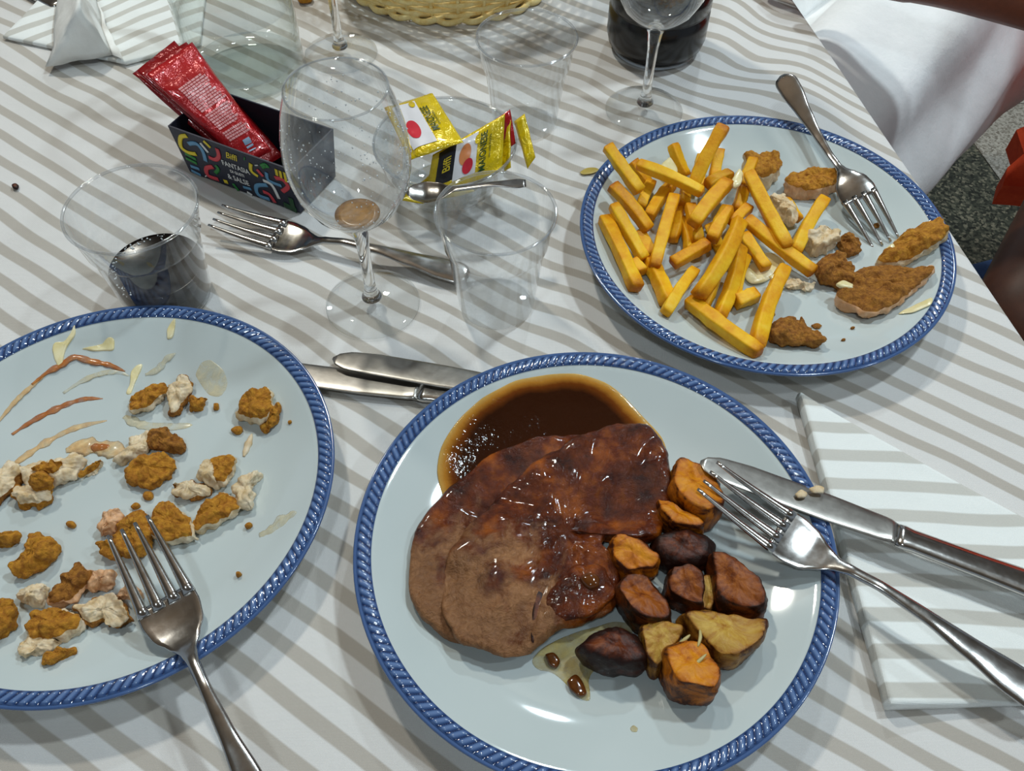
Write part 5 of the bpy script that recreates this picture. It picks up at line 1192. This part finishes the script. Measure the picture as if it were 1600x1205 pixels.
# ------------------------------------------------------------------ people at the table's right-hand side
def skin_body(name, joints, edges, mat, parent=None, sub=2):
    vs = [j[0] for j in joints]; me = bpy.data.meshes.new(name); me.from_pydata([tuple(v) for v in vs], edges, []); me.materials.append(mat)
    o = bpy.data.objects.new(name, me); COL.objects.link(o)
    sk = o.modifiers.new('skin', 'SKIN'); sk.use_smooth_shade = True
    for k, (v, r) in enumerate(joints):
        s = me.skin_vertices[0].data[k]; s.radius = r if isinstance(r, tuple) else (r, r); s.use_root = (k == 0)
    md = o.modifiers.new('sub', 'SUBSURF'); md.levels = md.render_levels = sub
    return o
def person(name, J, skin, label):
    """J: dict of joint -> (x, y, z)"""
    J = {k: Vector(v) for k, v in J.items()}
    jn, idx, E = [], {}, []
    def add(k, p, r):
        idx[k] = len(jn); jn.append((p, r)); return idx[k]
    def chain(start, items):
        prev = idx[start]
        for k, p, r in items:
            i = add(k, p, r); E.append((prev, i)); prev = i
    add('pelvis', J['pelvis'], (0.135, 0.11))
    up = (J['neck']-J['pelvis'])
    chain('pelvis', [('waist', J['pelvis']+up*0.35, (0.12, 0.095)), ('chest', J['pelvis']+up*0.72, (0.145, 0.105)), ('neckb', J['pelvis']+up*0.97, (0.06, 0.06)), ('neck', J['neck']+Vector((0, 0, 0.05)), 0.052), ('chin', J['head']+Vector((0, 0, -0.05)), (0.07, 0.075)), ('head', J['head']+Vector((0, 0, 0.03)), (0.082, 0.095)), ('crown', J['head']+Vector((0, 0, 0.10)), 0.055)])
    for s in ('l', 'r'):
        chain('pelvis', [(s+'hip', J[s+'hip'], 0.095), (s+'thigh', J[s+'hip'].lerp(J[s+'knee'], 0.5), 0.078), (s+'knee', J[s+'knee'], 0.058), (s+'calf', J[s+'knee'].lerp(J[s+'ankle'], 0.35), 0.056), (s+'ankle', J[s+'ankle'], 0.036), (s+'toe', J[s+'toe'], 0.03)])
        chain('chest', [(s+'sho', J[s+'sho'], 0.062), (s+'ua', J[s+'sho'].lerp(J[s+'elb'], 0.5), 0.048), (s+'elb', J[s+'elb'], 0.040), (s+'fa', J[s+'elb'].lerp(J[s+'wri'], 0.35), 0.042), (s+'wri', J[s+'wri'], 0.026)])
        d = (J[s+'wri']-J[s+'elb']).normalized(); side = d.cross(Vector((0, 0, 1))).normalized()
        chain(s+'wri', [(s+'palm', J[s+'wri']+d*0.05, (0.036, 0.017))])
        for q, (off, ln) in enumerate(((-0.030, 0.062), (-0.010, 0.075), (0.010, 0.070), (0.028, 0.055))):
            k = J[s+'wri']+d*0.088+side*off
            chain(s+'palm', [(s+'k%d' % q, k, 0.010), (s+'m%d' % q, k+d*ln*0.5+Vector((0, 0, -0.006)), 0.009), (s+'t%d' % q, k+d*ln*0.92+Vector((0, 0, -0.02)), 0.007)])
        chain(s+'palm', [(s+'th1', J[s+'wri']+d*0.05-side*0.042, 0.011), (s+'th2', J[s+'wri']+d*0.085-side*0.055, 0.009)])
    o = skin_body(name, jn, E, skin)
    return tag(o, label, 'person')
def head_bits(par, head, face):
    head = Vector(head); face = Vector(face).normalized(); side = face.cross(Vector((0, 0, 1)))
    v, f = lathe([(0, 0.155), (0.05, 0.148), (0.085, 0.115), (0.10, 0.06), (0.098, 0.0), (0.09, -0.03), (0.075, -0.02), (0, 0.0)], 24, head - face*0.022)
    mk('hair', v, f, M['hair'], par)
    v, f = lathe([(0, 0.012), (0.008, 0.006), (0.012, -0.012), (0.006, -0.018), (0, -0.018)], 10, head+face*0.098); mk('nose', v, f, par.data.materials[0], par)
    for s in (-1, 1):
        v, f = lathe([(0, 0.01), (0.009, 0.004), (0.009, -0.004), (0, -0.01)], 10, head+face*0.084+side*0.032*s+Vector((0, 0, 0.03))); mk('eye', v, f, M['hair'], par)
p1 = person('person', dict(pelvis=(0.67, 1.40, 0.56), neck=(0.60, 1.25, 1.10), head=(0.57, 1.21, 1.27),
    lhip=(0.74, 1.33, 0.55), rhip=(0.58, 1.45, 0.55), lknee=(0.25, 0.735, 0.555), rknee=(0.12, 0.88, 0.555), lankle=(0.29, 0.80, 0.09), rankle=(0.16, 0.94, 0.09), ltoe=(0.22, 0.71, 0.04), rtoe=(0.09, 0.85, 0.04),
    lsho=(0.745, 1.05, 1.01), lelb=(0.600, 0.665, 0.83), lwri=(0.380, 0.800, 0.80), rsho=(0.45, 1.36, 1.03), relb=(0.36, 1.24, 0.84), rwri=(0.22, 1.10, 0.80)), M['skin_a'], 'person in white trousers seated past the table edge, forearm raised')
head_bits(p1, (0.57, 1.21, 1.27), (-0.62, -0.78, 0))
def trousers(par):
    def leg(name, hip, knee, hem, rs):
        path = smooth_path([hip, Vector(hip).lerp(Vector(knee), 0.5)+Vector((0, 0, 0.015)), knee, Vector(knee).lerp(Vector(hem), 0.12)+Vector((-0.01, -0.012, 0)), Vector(knee).lerp(Vector(hem), 0.55), hem], 7)
        N = len(path); rings = []
        for i, p in enumerate(path):
            d = (path[min(i+1, N-1)]-path[max(i-1, 0)]).normalized(); s = d.cross(Vector((0.55, -0.83, 0.02))).normalized(); u = s.cross(d)
            t = i/(N-1); r = interp([(0, rs[0]), (0.45, rs[1]), (0.62, rs[2]), (1.0, rs[3])], t)[0]
            ring = []
            for q in range(36):
                a = 2*math.pi*q/36; w = 1+0.10*math.sin(3*a+5*t)+0.06*math.sin(7*a-11*t)+0.10*ns(p+s*math.cos(a)*0.1+u*math.sin(a)*0.1, 14, 2)
                ring.append(p+(s*math.cos(a)+u*math.sin(a))*(r*w))
            rings.append(ring)
        return loft(rings, False)
    for nm, hip, knee, hem, rs in (('trouser_leg', (0.74, 1.33, 0.55), (0.25, 0.735, 0.555), (0.285, 0.79, 0.17), (0.155, 0.112, 0.10, 0.13)), ('trouser_leg', (0.58, 1.45, 0.55), (0.12, 0.88, 0.555), (0.155, 0.935, 0.17), (0.155, 0.112, 0.10, 0.13))):
        o = mk(nm, *leg(nm, Vector(hip), Vector(knee), Vector(hem), rs), M['white_linen'], par); o['label'] = 'loose white cotton trouser leg'
        md = o.modifiers.new('thick', 'SOLIDIFY'); md.thickness = 0.002; md2 = o.modifiers.new('sub', 'SUBSURF'); md2.levels = md2.render_levels = 1
    v, f = loft([[Vector((0.67+rx*math.cos(a)*0.9-dx, 1.40+rx*math.sin(a)*1.0-dx*2, z)) for a in [2*math.pi*k/32 for k in range(32)]] for rx, z, dx in ((0.15, 0.44, 0), (0.185, 0.50, 0), (0.185, 0.60, 0), (0.165, 0.70, 0.005), (0.175, 0.85, 0.03), (0.185, 1.0, 0.05), (0.12, 1.09, 0.06), (0.08, 1.12, 0.06))], True)
    o = mk('shirt', v, f, M['white_linen'], par); o['label'] = 'loose white shirt'
trousers(p1)
p2 = person('person', dict(pelvis=(0.87, 0.92, 0.54), neck=(1.00, 1.02, 1.08), head=(0.98, 1.00, 1.25),
    lhip=(0.95, 0.85, 0.53), rhip=(0.79, 0.935, 0.53), lknee=(0.74, 0.48, 0.54), rknee=(0.520, 0.605, 0.545), lankle=(0.80, 0.54, 0.08), rankle=(0.59, 0.66, 0.08), ltoe=(0.74, 0.43, 0.04), rtoe=(0.53, 0.56, 0.04),
    lsho=(1.13, 0.90, 1.02), lelb=(1.14, 0.70, 0.80), lwri=(0.98, 0.60, 0.66), rsho=(0.89, 1.15, 1.02), relb=(0.92, 1.06, 0.76), rwri=(0.86, 0.86, 0.66)), M['skin_b'], 'person with bare brown knee and orange top beside the fries plate')
head_bits(p2, (0.98, 1.00, 1.25), (-0.62, -0.78, 0))
v, f = loft([[Vector((0.89+rx*math.cos(a)+dx*1.4, 0.93+rx*1.0*math.sin(a)+dx, z)) for a in [2*math.pi*k/32 for k in range(32)]] for rx, z, dx in ((0.17, 0.46, 0), (0.19, 0.54, 0), (0.165, 0.70, 0.02), (0.175, 0.86, 0.05), (0.18, 0.98, 0.07), (0.12, 1.07, 0.08), (0.075, 1.10, 0.08))], True)
o = mk('orange_top', v, f, M['orange_cloth'], p2); o['label'] = 'bright orange top'
def orange_bag():
    # pointed orange cloth hanging below the table level past the seated person's knee
    c = W(1610, 245, -0.42)
    vs, fs = [], []; fr = [W(1588, 203, -0.40), W(1640, 180, -0.38), W(1680, 230, -0.40), W(1660, 300, -0.42), W(1600, 292, -0.42), W(1567, 290, -0.42), W(1574, 262, -0.41), W(1600, 240, -0.40)]
    bk = [p+Vector((0.01, 0.015, -0.05)) for p in fr]; n = len(fr)
    o = mk('top_hem', fr+bk, [tuple(range(n)), tuple(reversed(range(n, 2*n)))]+[(k, (k+1) % n, n+(k+1) % n, n+k) for k in range(n)], M['orange_cloth'], p2, smooth=False)
    o['label'] = 'pointed hem of the orange top'
orange_bag()
def shoe():
    p = W(1536, 428, -0.70); rings = []
    for x, w, h in ((0.0, 0.012, 0.018), (0.02, 0.036, 0.035), (0.07, 0.045, 0.05), (0.13, 0.038, 0.065), (0.19, 0.035, 0.085), (0.235, 0.030, 0.085), (0.25, 0.012, 0.06)):
        rings.append([Vector((p.x-0.03+x, p.y+0.01+w*math.cos(a), 0.002+h*0.5+h*0.5*math.sin(a))) for a in [2*math.pi*k/14 for k in range(14)]])
    o = mk('canvas_shoe', *loft(rings), M['blue_cloth'], None, Vector((p.x+0.1, p.y, 0)))
    s = mk('sole', *box_mesh(p.x-0.030, p.x+0.225, p.y-0.036, p.y+0.056, 0.0, 0.016), M['blue_cloth'], o, o.location.copy(), smooth=False)
    tag(o, 'blue canvas shoe on the paving below the table edge', 'shoe')
shoe()
